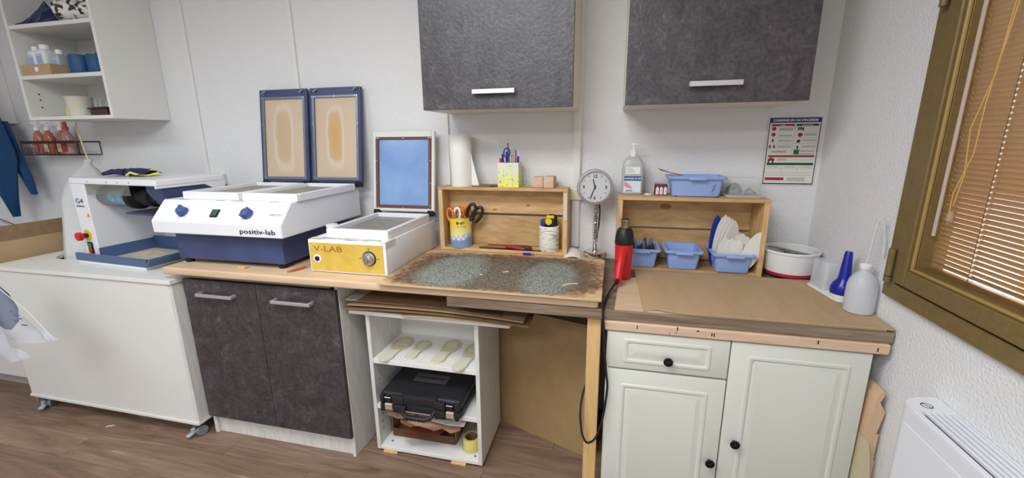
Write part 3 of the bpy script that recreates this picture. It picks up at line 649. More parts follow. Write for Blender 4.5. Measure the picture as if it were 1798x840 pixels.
m.cyl((-.965, 1.56, .0318), (-.965, 1.56, .0335), .006, n=10); m.cyl((-.55, 1.55, .0318), (-.55, 1.55, .0335), .006, n=10)
tag(m.build('fitting', INKG, su), kind='stuff')
tb = MB().box(-1.085, -.372, 1.497, 1.85, .698, .715, .001).build('loose_board', WHITE); tag(tb, 'long white board lying on top of the open shelf unit', 'board')
# cardboard sheets on the board
def bent(x0, x1, y0, y1, z0, sag, th, m, label, rz=0, name='cardboard_sheet', n=14, drop=0, cat='cardboard'):
    s = MB().sheet(lambda u, v: (x0+(x1-x0)*u, y0+(y1-y0)*v, z0+sag*math.sin(PI*u)-drop*max(0, u-.55)**1.5), n, 1, (0, 0, th))
    o = s.build(name, m); tag(o, label, cat, None); return o
bent(-.83, -.36, 1.474, 1.80, .7165, .009, .003, PLYE, 'pale thin plywood strip curling up directly on the white board', name='plywood_strip', cat='wood')
bent(-1.09, -.29, 1.472, 1.82, .7275, .012, .004, CARDD, 'lowest brown cardboard sheet above the plywood strip, bent at the right', drop=.02)
o1 = bent(-1.07, -.31, 1.472, 1.80, .748, .006, .004, CARD, 'middle brown cardboard sheet of the pile, with a barcode sticker', drop=.03)
o2 = bent(-1.085, -.40, 1.480, 1.80, .764, .002, .004, CARDD, 'top cardboard sheet of the pile under the beech worktop, label at its left end', drop=.055)
m = MB().box(-1.083, -1.03, 1.4795, 1.60, .7685, .769); sub(m, 'paper_label', PAPER, o2)
m = MB()
for k in range(4): m.box(-1.076+.012*k, -1.070+.012*k, 1.49, 1.58, .7691, .7694)
sub(m, 'label_print', INKG, o2)
m = MB().box(-.86, -.80, 1.50, 1.58, .7675, .7685); sub(m, 'barcode_sticker', mat('dull_paper', (190, 186, 178), .7), o2)
m = MB()
for k in range(8): m.box(-.856+.007*k, -.853+.007*k, 1.503, 1.56, .7686, .7689)
sub(m, 'barcode', INK, o2)

# ------------------------------------------------------------------ insoles
INS = mat('cream_silicone', (198, 191, 166), .25)
INS2 = mat('pale_silicone', (214, 212, 190), .25)
def insole(cx, cy_, L, wd, rz, label, heelonly=False, flip=1, tri=None):
    M_ = T(cx, cy_, .4795) @ Rz(rz)
    t = thing('insole', label, 'insole', (cx, cy_, .4795), math.radians(rz), 'insoles on the upper shelf')
    def half(u):  # width profile from heel(0) to toe(1)
        return wd*(.36*math.sqrt(max(0, 1-((u-.16)/.16)**2)) if u < .16 else .36-.06*math.sin(PI*min(1, (u-.16)/.4)) if u < .5 else (.30+.20*math.sin(PI/2*min(1, (u-.42)/.34)) if u < .76 else .48*math.sqrt(max(0, 1-((u-.76)/.24)**2))))
    def outl(u0, u1, g=0, n=22):
        A = []; B = []
        for k in range(n+1):
            u = u0+(u1-u0)*k/n; h = max(.001, half(u)-g); c = flip*wd*.10*math.sin(PI*(u-.2)) if u > .2 else 0
            A.append((c-h, (u-.5)*L)); B.append((c+h, (u-.5)*L))
        return B+A[::-1]
    MB().prism(outl(.002, .998), 'z', 0, .0025).build('sole', INS, t, local=True)
    MB().prism(outl(.02, .42, .003), 'z', .0025, .0075).build('heel_pad', INS2, t, local=True)
    MB().prism(outl(.66, .86, .018), 'z', .0025, .004).build('forefoot_pad', INS2, t, local=True)
insole(-.950, 1.628, .245, .095, 0, 'cream silicone insole at the left end of the upper shelf', flip=1)
insole(-.845, 1.640, .19, .078, 0, 'short cream silicone insole, second from the left')
insole(-.712, 1.655, .235, .088, -2, 'cream silicone insole, third from the left, reaching the back')
insole(-.597, 1.630, .26, .092, -3, 'cream silicone insole at the right end, overhanging the shelf edge')

# ------------------------------------------------------------------ tool case
tc_ = thing('tool_case', 'black moulded tool case lying on the middle shelf', 'case', (-.77, 1.63, .2505), math.radians(0))
CASE = mat('black_case', (34, 34, 40), .5, bump=(500, .3))
ax0, ax1, ay0, ay1 = -.968, -.588, 1.475, 1.778
for (z0, z1, nm) in ((.2508, .292, 'lower_shell'), (.294, .340, 'lid')):
    m = MB(); m.box(ax0, ax1, ay0+.018, ay1, z0, z1, .014, seg=3)
    for (a, b) in ((ax0+.006, ax0+.026), (ax0+.066, ax0+.12), (ax1-.12, ax1-.066), (ax1-.026, ax1-.006)): m.box(a, b, ay0+.002, ay0+.03, z0+.001, z1-(.006 if nm == 'lid' else 0), .006, seg=2)
    if nm == 'lid': m.box(-.862, -.694, ay0+.006, ay0+.05, z0+.004, z1+.003, .006, seg=2)
    m.build(nm, CASE, tc_)
for x in (ax0+.046, ax1-.046):
    l = MB().box(x-.018, x+.018, ay0+.004, ay0+.016, .262, .292, .002).build('latch', mat('beige_latch', (196, 180, 160), .35, .4), tc_)
    sub(MB().box(x-.017, x+.017, ay0+.004, ay0+.016, .302, .322, .003), 'latch_hook', BLACK, l); sub(MB().box(x-.015, x+.015, ay0+.002, ay0+.004, .322, .326, .001), 'latch_clip', METAL, l)
m = MB().tube([(-.850, ay0+.018, .285), (-.845, ay0-.012, .268), (-.82, ay0-.026, .262), (-.735, ay0-.026, .262), (-.712, ay0-.012, .268), (-.706, ay0+.018, .285)], [.009, .009, .011, .011, .009, .009], 10)
for k in range(5): m.lathe([(.002, -.006), (.0125, 0), (.002, .006)], (0, 0, 0), 10, T(-.812+.017*k, ay0-.026, .261) @ RY(90))
m.build('handle', CASE, tc_)
m = MB(); m.box(-.862, -.700, 1.605, 1.670, .3401, .3412, .0005); pl_ = m.build('name_plate', mat('grey_plate', (92, 90, 92), .5), tc_)
sub(MB().text('WORKPRO', .028, (-.712, 1.65, .3413), (-1, 0, 0), (0, -1, 0), .0003, sx=1.0, bold=.0006), 'lettering', INK, pl_, smooth=0)
# leather scraps under the middle shelf
bxs = thing('carton_box', 'flattened brown carton box full of leather scraps on the bottom shelf', 'box', (-.80, 1.65, .0325))
box1('back_panel', CARDD, -.985, -.66, 1.755, 1.760, .033, .2, bxs); box1('side_panel', CARDD, -.985, -.981, 1.60, 1.754, .033, .2, bxs); box1('side_panel', CARDD, -.664, -.66, 1.60, 1.754, .033, .12, bxs); box1('bottom_panel', CARDD, -.98, -.665, 1.60, 1.754, .033, .037, bxs)
box1('front_panel', mat('dark_kraft', (96, 70, 48), .8), -.98, -.665, 1.595, 1.599, .033, .075, bxs)
def scrap(pts, z, th, col, label, lift, rough=.7):
    cxm = sum(p[0] for p in pts)/len(pts)
    m = MB(); m.prism(pts, 'z', z, z+th); bmesh.ops.triangulate(m.bm, faces=m.bm.faces)
    for v in m.bm.verts: v.co.z += lift*(v.co.x-cxm)+.004*math.sin(60*v.co.y)
    o = m.build('leather_scrap', mat('leather_%d' % (col[0]*7+col[1]), col, rough), smooth=0); tag(o, label, 'leather', 'leather scraps on the bottom shelf')
scrap([(-.97, 1.54), (-.90, 1.51), (-.84, 1.53), (-.82, 1.60), (-.88, 1.72), (-.96, 1.7)], .198, .003, (186, 160, 140), 'pale beige leather scrap curling out at the left', .05)
scrap([(-.91, 1.55), (-.85, 1.53), (-.80, 1.56), (-.79, 1.66), (-.88, 1.70)], .150, .02, (150, 116, 70), 'olive brown folded leather piece in the middle of the box', .0)
scrap([(-.90, 1.53), (-.86, 1.50), (-.79, 1.52), (-.76, 1.56), (-.72, 1.545), (-.69, 1.60), (-.76, 1.72), (-.88, 1.72)], .118, .004, (112, 60, 40), 'reddish brown leather scrap hanging lowest out of the box', .02)
scrap([(-.86, 1.52), (-.80, 1.50), (-.77, 1.53), (-.72, 1.49), (-.69, 1.52), (-.64, 1.495), (-.61, 1.53), (-.62, 1.60), (-.68, 1.72), (-.82, 1.72)], .176, .003, (188, 148, 124), 'large pinkish tan jagged leather scrap on top', -.04)
scrap([(-.74, 1.52), (-.66, 1.505), (-.585, 1.515), (-.585, 1.6), (-.64, 1.7), (-.74, 1.7)], .205, .003, (212, 206, 196), 'off-white scrap sheet just under the middle shelf at the right', -.02)
tr_ = thing('tape_roll', 'yellow masking tape roll standing at the right of the bottom shelf', 'tape', (-.573, 1.60, .0325))
MB().lathe([(.03, 0), (.039, 0), (.040, .003), (.040, .058), (.039, .06), (.03, .06), (.03, 0)], (-.583, 1.60, .0335), 28, cap=False).build('tape', mat('yellow_tape', (222, 206, 120), .6), tr_)
MB().lathe([(.027, 0), (.0298, 0), (.0298, .058), (.027, .058), (.027, 0)], (-.583, 1.60, .0335), 28, cap=False).build('core', CARDD, tr_)
tl_ = MB().tube([(-.583+.047*math.cos(a), 1.60+.047*math.sin(a), .0355+.002*math.sin(18*a)) for a in [2*PI*k/60 for k in range(57)]], .0018, 6).build('lace', mat('white_lace', (214, 214, 204), .8)); tag(tl_, 'thin whitish trim coiled round the foot of the tape roll', 'trim')

# ------------------------------------------------------------------ double vacuum press
pz = .883
vp = thing('vacuum_press', 'wide white double vacuum press with navy base and two open frames', 'machine', (-1.65, 1.72, pz))
px0, px1 = -1.982, -1.308
poly = [(1.43, 1.034), (1.428, 1.088), (1.502, 1.172), (2.0, 1.172), (2.0, 1.034)]
bd = MB().prism(poly, 'x', px0, px1); bmesh.ops.bevel(bd.bm, geom=bd.bm.edges[:], offset=.003, segments=2, affect='EDGES')
bd.build('housing', LWHITE, vp)
bs = MB().box(-1.93, -1.362, 1.482, 1.97, .905, 1.034, .002).build('base', NAVY, vp)
for x in (-1.90, -1.392):
    for y in (1.505, 1.94): MB().lathe([(.016, 0), (.018, .004), (.018, .022)], (x, y, pz+.0005), 16).build('foot', BLACKR, vp)
def tray(x0, x1, y0, y1, z0, z1, par, inner, wl=.014):
    m = MB(); m.box(x0, x1, y0, y0+wl, z0, z1, .003); m.box(x0, x1, y1-wl, y1, z0, z1, .003); m.box(x0, x0+wl, y0+wl, y1-wl, z0, z1, .003); m.box(x1-wl, x1, y0+wl, y1-wl, z0, z1, .003)
    o = m.build('tray_rim', LWHITE, par); sub(MB().box(x0+wl, x1-wl, y0+wl, y1-wl, z0+.0005, z0+(z1-z0)*.5), 'tray_bed', inner, o); return o
GREYBED = nmat('grey_tray_bed', [(.3, (142, 140, 132)), (.7, (170, 168, 158))], (1, 1, 1), 40, 4, rough=.6)
tray(-1.905, -1.600, 1.530, 1.955, 1.172, 1.206, vp, GREYBED); tray(-1.580, -1.298, 1.530, 1.955, 1.172, 1.206, vp, GREYBED)
def membrane_mat(key, base, stain, rx, ry, k):
    m = bpy.data.materials.new(key); m.use_nodes = True; nt = m.node_tree; N = nt.nodes; L = nt.links; b = N['Principled BSDF']; b.inputs['Roughness'].default_value = .5
    tc = N.new('ShaderNodeTexCoord'); mp = N.new('ShaderNodeMapping'); mp.inputs['Scale'].default_value = (1/rx, 1/ry, 1/ry)
    L.new(tc.outputs['Object'], mp.inputs[0]); ab = N.new('ShaderNodeVectorMath'); ab.operation = 'ABSOLUTE'; L.new(mp.outputs[0], ab.inputs[0])
    sq_ = N.new('ShaderNodeVectorMath'); sq_.operation = 'POWER' if False else 'MULTIPLY'; L.new(ab.outputs[0], sq_.inputs[0]); L.new(ab.outputs[0], sq_.inputs[1])
    ln = N.new('ShaderNodeVectorMath'); ln.operation = 'LENGTH'
    ns_ = N.new('ShaderNodeTexNoise'); ns_.inputs['Scale'].default_value = 12; ns_.inputs['Detail'].default_value = 4; L.new(tc.outputs['Object'], ns_.inputs['Vector'])
    L.new(sq_.outputs[0], ln.inputs[0]); rt = N.new('ShaderNodeMath'); rt.operation = 'SQRT'; L.new(ln.outputs['Value'], rt.inputs[0]); ad = N.new('ShaderNodeMath'); ad.operation = 'MULTIPLY_ADD'; ad.inputs[1].default_value = .5; L.new(ns_.outputs[0], ad.inputs[0]); L.new(rt.outputs[0], ad.inputs[2])
    cr = N.new('ShaderNodeValToRGB'); e = cr.color_ramp.elements; e[0].position = .34; e[0].color = lin(stain); e[1].position = .86; e[1].color = lin(base)
    x = e.new(.60); x.color = lin(tuple(s*.6+b_*.4 for s, b_ in zip(stain, base))); x = e.new(.72); x.color = lin((214, 200, 182))
    sc = N.new('ShaderNodeMath'); sc.operation = 'MULTIPLY'; sc.inputs[1].default_value = k; L.new(ad.outputs[0], sc.inputs[0]); L.new(sc.outputs[0], cr.inputs[0]); L.new(cr.outputs[0], b.inputs['Base Color']); return m
MEM1 = membrane_mat('membrane_pale_stain', (206, 184, 158), (198, 172, 138), .058, .165, .62)
MEM2 = membrane_mat('membrane_orange_stain', (206, 184, 160), (204, 164, 108), .050, .150, .62)
def lid(x0, x1, zb, zt, yb, yt, frame_m, strip_m, mem_m, par, bt=.028, top=.045, bulge=.01, mname='membrane', screws=True, thick=.02, hinge=True):
    """open lid, built upright then leaned back on its bottom edge"""
    h = zt-zb; a = math.degrees(math.atan2(yt-yb, h)); M_ = T((x0+x1)/2, yb, zb) @ RX(-a); w_ = (x1-x0)/2
    f = MB(); f.box(-w_, -w_+bt*.55, 0, thick, 0, h, .003); f.box(w_-bt*.55, w_, 0, thick, 0, h, .003); f.box(-w_+bt*.55, w_-bt*.55, 0, thick, 0, bt*.6, .003); f.box(-w_+bt*.55, w_-bt*.55, 0, thick, h-top, h, .003)
    f.box(-w_+.004, w_-.004, thick-.004, thick, .004, h-.004)
    f.xf(M_); fo = f.build('lid_frame', frame_m, par)
    s = MB(); q = bt*.5
    s.box(-w_+q, -w_+bt, -.002, .004, q, h-top+.006, .001); s.box(w_-bt, w_-q, -.002, .004, q, h-top+.006, .001); s.box(-w_+bt, w_-bt, -.002, .004, q, bt, .001); s.box(-w_+bt, w_-bt, -.002, .004, h-top-.006, h-top+.006, .001)
    s.xf(M_); sub(s, 'clamping_strip', strip_m, fo)
    mm = MB(); X0, X1, Z0, Z1 = -w_+bt, w_-bt, bt, h-top-.004
    mm.sheet(lambda u, v: (X0+(X1-X0)*u, .006-bulge*(16*u*(1-u)*v*(1-v))**.6, Z0+(Z1-Z0)*v), 14, 18, (0, .002, 0))
    mm.xf(M_)
    cen = M_ @ Vector((0, 0, (Z0+Z1)/2)); o = sub_origin(mm, mname, mem_m, par, cen)
    if screws:
        sc = MB()
        for k in range(4):
            z = bt+(h-bt-top)*k/3
            for X in (-w_+q+.004, w_-q-.004): sc.lathe([(.004, 0), (.003, .002)], (0, 0, 0), 8, T(X, -.002, z) @ RX(90))
        for k in range(3):
            X = -w_+bt+(2*w_-2*bt)*k/2
            for z in (q+.004, h-top): sc.lathe([(.004, 0), (.003, .002)], (0, 0, 0), 8, T(X, -.002, z) @ RX(90))
        sc.xf(M_); sub(sc, 'screw', METAL, fo)
    if hinge:
        for X in (-w_+.02, w_-.02): hb = MB().box(X-.018, X+.018, -.004, .02, -.02, .008, .003); hb.xf(M_); sub(hb, 'hinge', DARKM, fo)
    return fo, M_, w_, h
def sub_origin(mb, name, m, par, cen):
    """part with its own origin at cen (world)"""
    mb.bm.transform(Matrix.Translation(-Vector(cen))); o = mb.build(name, m, par, local=True)
    o.location = WM(par).inverted() @ Vector(cen); return o
STRIP = mat('worn_steel_strip', (128, 136, 152), .35, .7)
for (a, b, mm_) in ((-1.880, -1.583, MEM1), (-1.567, -1.268, MEM2)):
    fo, M_, w_, h = lid(a, b, 1.207, 1.695, 1.972, 2.035, NAVY, STRIP, mm_, vp)
    for X in (-w_+.035, w_-.035):
        c = MB(); c.tube([(X-.012, -.003, h-.018), (X-.004, -.012, h-.022), (X+.008, -.012, h-.012), (X+.012, -.003, h-.010)], .0035, 8); c.tube([(X-.006, -.002, h-.03), (X+.006, -.004, h-.012)], .002, 6)
        c.xf(M_); sub(c, 'catch', METAL, fo)
# controls on the slanted face
sl = Vector((0, 1.502-1.428, 1.172-1.088)).normalized(); nr = Vector((0, -sl.z, sl.y))
def on_slope(x, t): p = Vector((x, 1.428, 1.088))+sl*t; return p
def slopeM(x, t):
    p = on_slope(x, t); return Matrix(((1, 0, 0, p.x), (0, sl.y, nr.y, p.y), (0, sl.z, nr.z, p.z), (0, 0, 0, 1)))
BKN = mat('blue_knob', (70, 92, 142), .35)
for x, a in ((-1.83, 20), (-1.49, -25)):
    m = MB().lathe([(.024, 0), (.024, .004), (.018, .006), (.017, .026), (.013, .028)], (0, 0, 0), 24); m.box(-.007, .007, -.024, .024, .006, .030, .003, M=Rz(a)); m.xf(slopeM(x, .048)); kk = m.build('control_knob', BKN, vp)
    m = MB()
    for q in range(6):
        an = math.radians(60*q+10); m.box(.033*math.cos(an)-.003, .033*math.cos(an)+.003, .033*math.sin(an)-.001, .033*math.sin(an)+.001, 0, .0005)
    m.xf(slopeM(x, .048)); sub(m, 'dial_mark', INKG, kk)
m = MB().box(-.020, .020, -.02, .02, 0, .004, .002); m.xf(slopeM(-1.66, .048)); k1 = m.build('rocker_switch', BLACK, vp)
m = MB().box(-.015, .015, -.016, .016, .004, .010, .003); m.xf(slopeM(-1.66, .048)); sub(m, 'green_rocker', mat('dark_green_rocker', (46, 92, 80), .3), k1)
vp_t = MB().text('positiv-lab', .029, (-1.515, 1.4268, 1.050), sx=1.5, bold=.0001); vp_t.build('lettering', INK, vp, smooth=0)
o_ = on_slope(-1.385, .045)+nr*.0006
MB().text('FINITIO', .015, o_, yd=sl, sx=1.2).build('lettering', INKG, vp, smooth=0)
# chips of paint along the rear edge of the slope
m = MB()
for x in (-1.70, -1.62, -1.42, -1.60, -1.90): m.box(x, x+.045, 1.508, 1.514, 1.1722, 1.1727)
tag(m.build('worn_paint', INKG, vp), kind='stuff')

# ------------------------------------------------------------------ small vacuum press
vl = thing('vacuum_press', 'small white vacuum press with yellow front and open blue-membrane lid', 'machine', (-1.05, 1.74, pz))
vx0, vx1, vy0, vy1 = -1.231, -.873, 1.480, 1.985
MB().box(vx0, vx1, vy0, vy1, pz+.003, 1.026, .004, seg=2).build('housing', LWHITE, vl)
MB().box(vx0+.01, vx1-.01, vy0+.01, vy1-.01, pz+.0005, pz+.003).build('foot_plate', BLACKR, vl)
VY = nmat('mustard_front', [(.3, (206, 172, 70)), (.7, (220, 190, 94))], (1, 1, 1), 20, 5, rough=.45)
fp = MB().box(vx0+.006, vx1-.012, vy0-.0015, vy0-.0002, pz+.010, 1.013).build('front_panel', VY, vl)
sub(MB().text('V-LAB', .034, (vx0+.026, vy0-.0019, .977), sx=1.5), 'lettering', mat('dark_mustard_print', (150, 108, 20), .5), fp, smooth=0)
q = MB().cyl((vx0+.040, vy0-.003, .945), (vx0+.040, vy0-.0015, .945), .018, n=24); ls = sub(q, 'lock_plate', LWHITE, fp)
q = MB().cyl((vx0+.040, vy0-.007, .945), (vx0+.040, vy0-.003, .945), .010, n=20).build('lock', mat('dark_blue_lock', (20, 26, 50), .3), vl)
kx, kz = vx1-.076, .957
q = MB().cyl((kx, vy0-.003, kz), (kx, vy0-.0015, kz), .031, n=32); sub(q, 'dial_ring', INK, fp)
q = MB().lathe([(.027, 0), (.027, .004), (.02, .006), (.018, .020), (.014, .022)], (0, 0, 0), 28, T(kx, vy0-.003, kz) @ RX(90)); q.box(kx-.005, kx+.005, vy0-.034, vy0-.022, kz-.02, kz+.02, .002); q.build('dial', METAL, vl)
q = MB(); q.box(kx-.045, kx-.035, vy0-.0024, vy0-.0015, kz-.001, kz+.001); q.box(kx+.035, kx+.045, vy0-.0024, vy0-.0015, kz-.001, kz+.001); q.box(kx-.001, kx+.001, vy0-.0024, vy0-.0015, kz+.035, kz+.045)
sub(q, 'dial_mark', INK, fp)
tray(-1.172, -.884, 1.525, 1.935, 1.026, 1.064, vl, nmat('grey_brown_bed', [(.3, (128, 120, 112)), (.7, (156, 150, 142))], (1, 1, 1), 30, 4, rough=.4), .018)
MB().box(-1.225, -.905, 1.487, 1.515, 1.0262, 1.0285, .0005).build('peeling_seal', nmat('peeling_seal', [(.4, (120, 122, 104)), (.55, (226, 228, 214))], (.4, 3, 1), 40, 4, rough=.7), vl)
MB().box(-.895, -.8715, 1.4795, 1.56, 1.0, 1.0275, .0008).build('tape_patch', mat('cream_tape', (226, 226, 214), .4), vl)
MB().lathe([(.022, 0), (.022, .028), (.025, .030), (.025, .04), (.01, .041)], (-1.196, 1.60, 1.026), 20).build('valve_knob', mat('white_knob', (226, 228, 228), .4), vl)
BMEM = nmat('blue_membrane', [(.3, (118, 152, 206)), (.7, (144, 176, 220))], (1, 1, 1), 5, 3, rough=.3)
fo, M_, w_, h = lid(-1.204, -.866, 1.068, 1.47, 1.955, 2.01, mat('cream_lid_frame', (222, 222, 214), .4), mat('brown_gasket', (106, 68, 62), .55), BMEM, vl, bt=.032, top=.034, bulge=.006)
MB().tube([(-1.30, 1.475, .8845), (-1.30, 1.475, .8845)][:1]+[(-1.25, 2.0, .90), (-.95, 2.02, .89), (-.86, 1.98, .887), (-.862, 1.90, .887)], .004, 8).build('power_cord', BLACKR, vl) if False else None
# bits by the presses
wbt = MB().box(-1.585, -1.545, 1.452, 1.475, .8835, .892, .002, M=None).build('wood_offcut', PINEV); tag(wbt, 'tiny wood offcut lying in front of the navy base', 'wood')
pn = thing('craft_knife', 'orange red craft knife lying left of the small yellow press', 'knife', (-1.29, 1.5, .884))
MB().tube([(-1.318, 1.44, .8895), (-1.305, 1.47, .891), (-1.290, 1.52, .891)], [.003, .0065, .006], 8, sy=.7).build('handle', mat('orange_red_plastic', (200, 92, 60), .5), pn)
MB().tube([(-1.290, 1.52, .891), (-1.283, 1.56, .891)], [.003, .002], 6).build('blade', METAL, pn)

# ------------------------------------------------------------------ scorched board
def burnt_mat():
    m = bpy.data.materials.new('scorched_board'); m.use_nodes = True; nt = m.node_tree; N = nt.nodes; L = nt.links; b = N['Principled BSDF']; b.inputs['Roughness'].default_value = .75
    tc = N.new('ShaderNodeTexCoord')
    def nz(s, d=4): n = N.new('ShaderNodeTexNoise'); n.inputs['Scale'].default_value = s; n.inputs['Detail'].default_value = d; L.new(tc.outputs['Object'], n.inputs['Vector']); return n.outputs[0]
    def math_(op, a, b_=None, c=None):
        q = N.new('ShaderNodeMath'); q.operation = op; q.use_clamp = False
        for i, v in enumerate((a, b_, c)):
            if v is None: continue
            if isinstance(v, (int, float)): q.inputs[i].default_value = v
            else: L.new(v, q.inputs[i])
        return q.outputs[0]
    def ell(cx, cy_, rx, ry):
        mp = N.new('ShaderNodeMapping'); mp.vector_type = 'POINT'; mp.inputs['Scale'].default_value = (1/rx, 1/ry, 0); mp.inputs['Location'].default_value = (-cx/rx, -cy_/ry, 0)
        L.new(tc.outputs['Object'], mp.inputs[0]); ln = N.new('ShaderNodeVectorMath'); ln.operation = 'LENGTH'; L.new(mp.outputs[0], ln.inputs[0]); return ln.outputs['Value']
    def ramp(v, p0, p1, inv=False):
        r = N.new('ShaderNodeMapRange'); r.inputs[1].default_value = p0; r.inputs[2].default_value = p1; r.inputs[3].default_value = 1 if inv else 0; r.inputs[4].default_value = 0 if inv else 1; L.new(v, r.inputs[0]); return r.outputs[0]
    def mix(f, a, b_):
        x = N.new('ShaderNodeMix'); x.data_type = 'RGBA'; L.new(f, x.inputs[0])
        for i, v in ((6, a), (7, b_)):
            if isinstance(v, tuple): x.inputs[i].default_value = lin(v)
            else: L.new(v, x.inputs[i])
        return x.outputs[2]
    n1, n2, n3 = nz(9, 8), nz(60, 6), nz(230, 2)
    # rectangle-ish scorch = superellipse approx from distance field of x^4+y^4
    sx = N.new('ShaderNodeSeparateXYZ'); L.new(tc.outputs['Object'], sx.inputs[0])
    ax = math_('POWER', math_('ABSOLUTE', math_('DIVIDE', sx.outputs[0], .445)), 5.0); ay = math_('POWER', math_('ABSOLUTE', math_('DIVIDE', math_('ADD', sx.outputs[1], .008), .262)), 4.0)
    sup = math_('ADD', math_('ADD', ax, ay), math_('MULTIPLY_ADD', n2, 1.1, math_('MULTIPLY_ADD', n1, .9, -.95)))
    scorch = ramp(sup, .55, 1.15, True)
    brown = mix(ramp(n2, .35, .65), (72, 58, 50), (124, 106, 94))
    edge = mix(ramp(sup, .1, .8), brown, (132, 98, 68))
    base = mix(scorch, mix(ramp(n1, .3, .7), (206, 172, 128), (218, 188, 146)), edge)
    g1 = math_('MULTIPLY_ADD', n1, .5, ell(-.19, -.03, .135, .235)); g2 = math_('MULTIPLY_ADD', n1, .5, ell(.215, -.05, .112, .215))
    gm_ = ramp(math_('MINIMUM', g1, g2), 1.0, 1.38, True)
    speck = mix(ramp(n3, .40, .47), (40, 42, 42), (150, 156, 146))
    dsp = mix(ramp(n3, .42, .5), (44, 36, 32), (130, 122, 108))
    base = mix(math_('MULTIPLY', scorch, ramp(ell(.02, -.05, .30, .20), .5, 1.3, True)), base, dsp)
    L.new(mix(gm_, base, speck), b.inputs['Base Color'])
    bp = N.new('ShaderNodeBump'); bp.inputs['Strength'].default_value = .4; bp.inputs['Distance'].default_value = .001; L.new(n3, bp.inputs['Height']); L.new(bp.outputs[0], b.inputs['Normal'])
    return m
sb = MB().box(-.865, -.020, 1.383, 1.868, .8835, .894, .001).build('scorched_board', [burnt_mat(), PLYE]); tag(sb, 'plywood board scorched brown with two grey speckled patches on the worktop', 'board')
for p in sb.data.polygons:
    if abs(p.normal.z) < .5: p.material_index = 1
# object coords: origin must be centre in x,y (build() puts it there)
for (pts, lb) in (([(-.165, 1.485, .8955), (-.145, 1.505, .897), (-.112, 1.522, .8955)], 'thin pale shaving curling on the right grey patch of the board'), ([(-.505, 1.55, .8955), (-.495, 1.552, .896)], 'tiny white crumb in the middle of the scorched board'), ([(-.42, 1.60, .8955), (-.40, 1.61, .896)], 'tiny white crumb right of centre on the scorched board')):
    tag(MB().tube(pts, .0022, 6).build('shaving', mat('pale_shaving', (236, 214, 196), .7)), lb, 'shaving')
tag(MB().tube([(-2.48, 1.365, .0015), (-2.47, 1.37, .004), (-2.455, 1.385, .002)], .0025, 6).build('shaving', mat('pale_shaving', (236, 214, 196), .7)), 'white sliver lying on the floor in front of the wheeled cabinet', 'shaving')

# ------------------------------------------------------------------ crates
def crate(x0, x1, yf, yb, z0, z1, label, back_z):
    t = thing('wooden_crate', label, 'crate', ((x0+x1)/2, (yf+yb)/2, z0))
    th = .022
    box1('top_board', PINE, x0, x1, yf, yb, z1-.014, z1, t, .0015); box1('bottom_board', PINE, x0+th, x1-th, yf, yb, z0, z0+.014, t, .0015)
    for a in (x0, x1-th): MB().box(a, a+th, yf, yb, z0, z1-.0145, .0015).build('end_board', PINEV2, t)
    for a, b in back_z: box1('back_slat', PINE, x0+th, x1-th, yb-.010, yb, a, b, t, .0015)
    return t
PINEV2 = nmat('pine_end', [(.25, (196, 154, 100)), (.5, (214, 176, 122)), (.75, (228, 198, 146))], (1, 1, .25), 14, 5, .6, 1.2, rough=.55, fine=(60, .85), rand=True)
c1 = crate(-.830, -.197, 1.93, 2.035, .884, 1.200, 'pine crate on its side on the beech worktop, holding scissors and a can', [(.90, 1.052), (1.062, 1.184)])
m = MB().box(-.214, -.201, 1.9285, 1.9298, 1.055, 1.18); sub(m, 'torn_sticker', mat('worn_white_label', (216, 210, 200), .7), [o for o in bpy.data.objects if o.parent == c1 and o.name.startswith('end_board')][1])
c2 = crate(.024, .622, 1.885, 2.055, .8495, 1.176, 'pine crate on its side by the window, with blue bins in front of it', [(.87, 1.008), (1.016, 1.16)])
# knot stains
for (px_, pz_, cr__) in ((.24, 1.115, c2), (-.40, 1.105, c1), (-.57, 1.08, c1)):
    yb_ = 2.0448 if cr__ is c2 else 2.0248
    bsl = [o for o in bpy.data.objects if o.parent == cr__ and o.name.startswith('back_slat')][1]
    m = MB().lathe([(.016 if cr__ is c2 else .007, 0), (.014 if cr__ is c2 else .006, .0004)], (0, 0, 0), 16, T(px_, yb_, pz_) @ RX(90) @ Matrix.Diagonal((1.6, .8, 1, 1))); sub(m, 'knot', mat('wood_knot', (166, 122, 78), .6), bsl)

# contents of crate 1
can = thing('printed_can', 'yellow and blue printed tin can holding scissors in the left crate', 'can', (-.735, 1.975, .899))
cgr = bpy.data.materials.new('can_wrap'); cgr.use_nodes = True
def canm(m):
    nt = m.node_tree; N = nt.nodes; L = nt.links; b = N['Principled BSDF']; b.inputs['Roughness'].default_value = .3
    tc = N.new('ShaderNodeTexCoord'); sp = N.new('ShaderNodeSeparateXYZ'); L.new(tc.outputs['Object'], sp.inputs[0]); n = N.new('ShaderNodeTexNoise'); n.inputs['Scale'].default_value = 22; L.new(tc.outputs['Object'], n.inputs['Vector'])
    a = N.new('ShaderNodeMath'); a.operation = 'MULTIPLY_ADD'; a.inputs[1].default_value = .05; L.new(n.outputs[0], a.inputs[0]); L.new(sp.outputs[2], a.inputs[2])
    x = N.new('ShaderNodeMath'); x.operation = 'MULTIPLY_ADD'; x.inputs[1].default_value = -.16; L.new(sp.outputs[0], x.inputs[0]); L.new(a.outputs[0], x.inputs[2])
    cr = N.new('ShaderNodeValToRGB'); cr.color_ramp.interpolation = 'LINEAR'; e = cr.color_ramp.elements; e[0].position = .060; e[0].color = lin((130, 160, 210)); e[1].position = .15; e[1].color = lin((236, 204, 50))
    q = e.new(.074); q.color = lin((188, 204, 226)); q = e.new(.09); q.color = lin((240, 230, 170))
    L.new(x.outputs[0], cr.inputs[0]); L.new(cr.outputs[0], b.inputs['Base Color'])
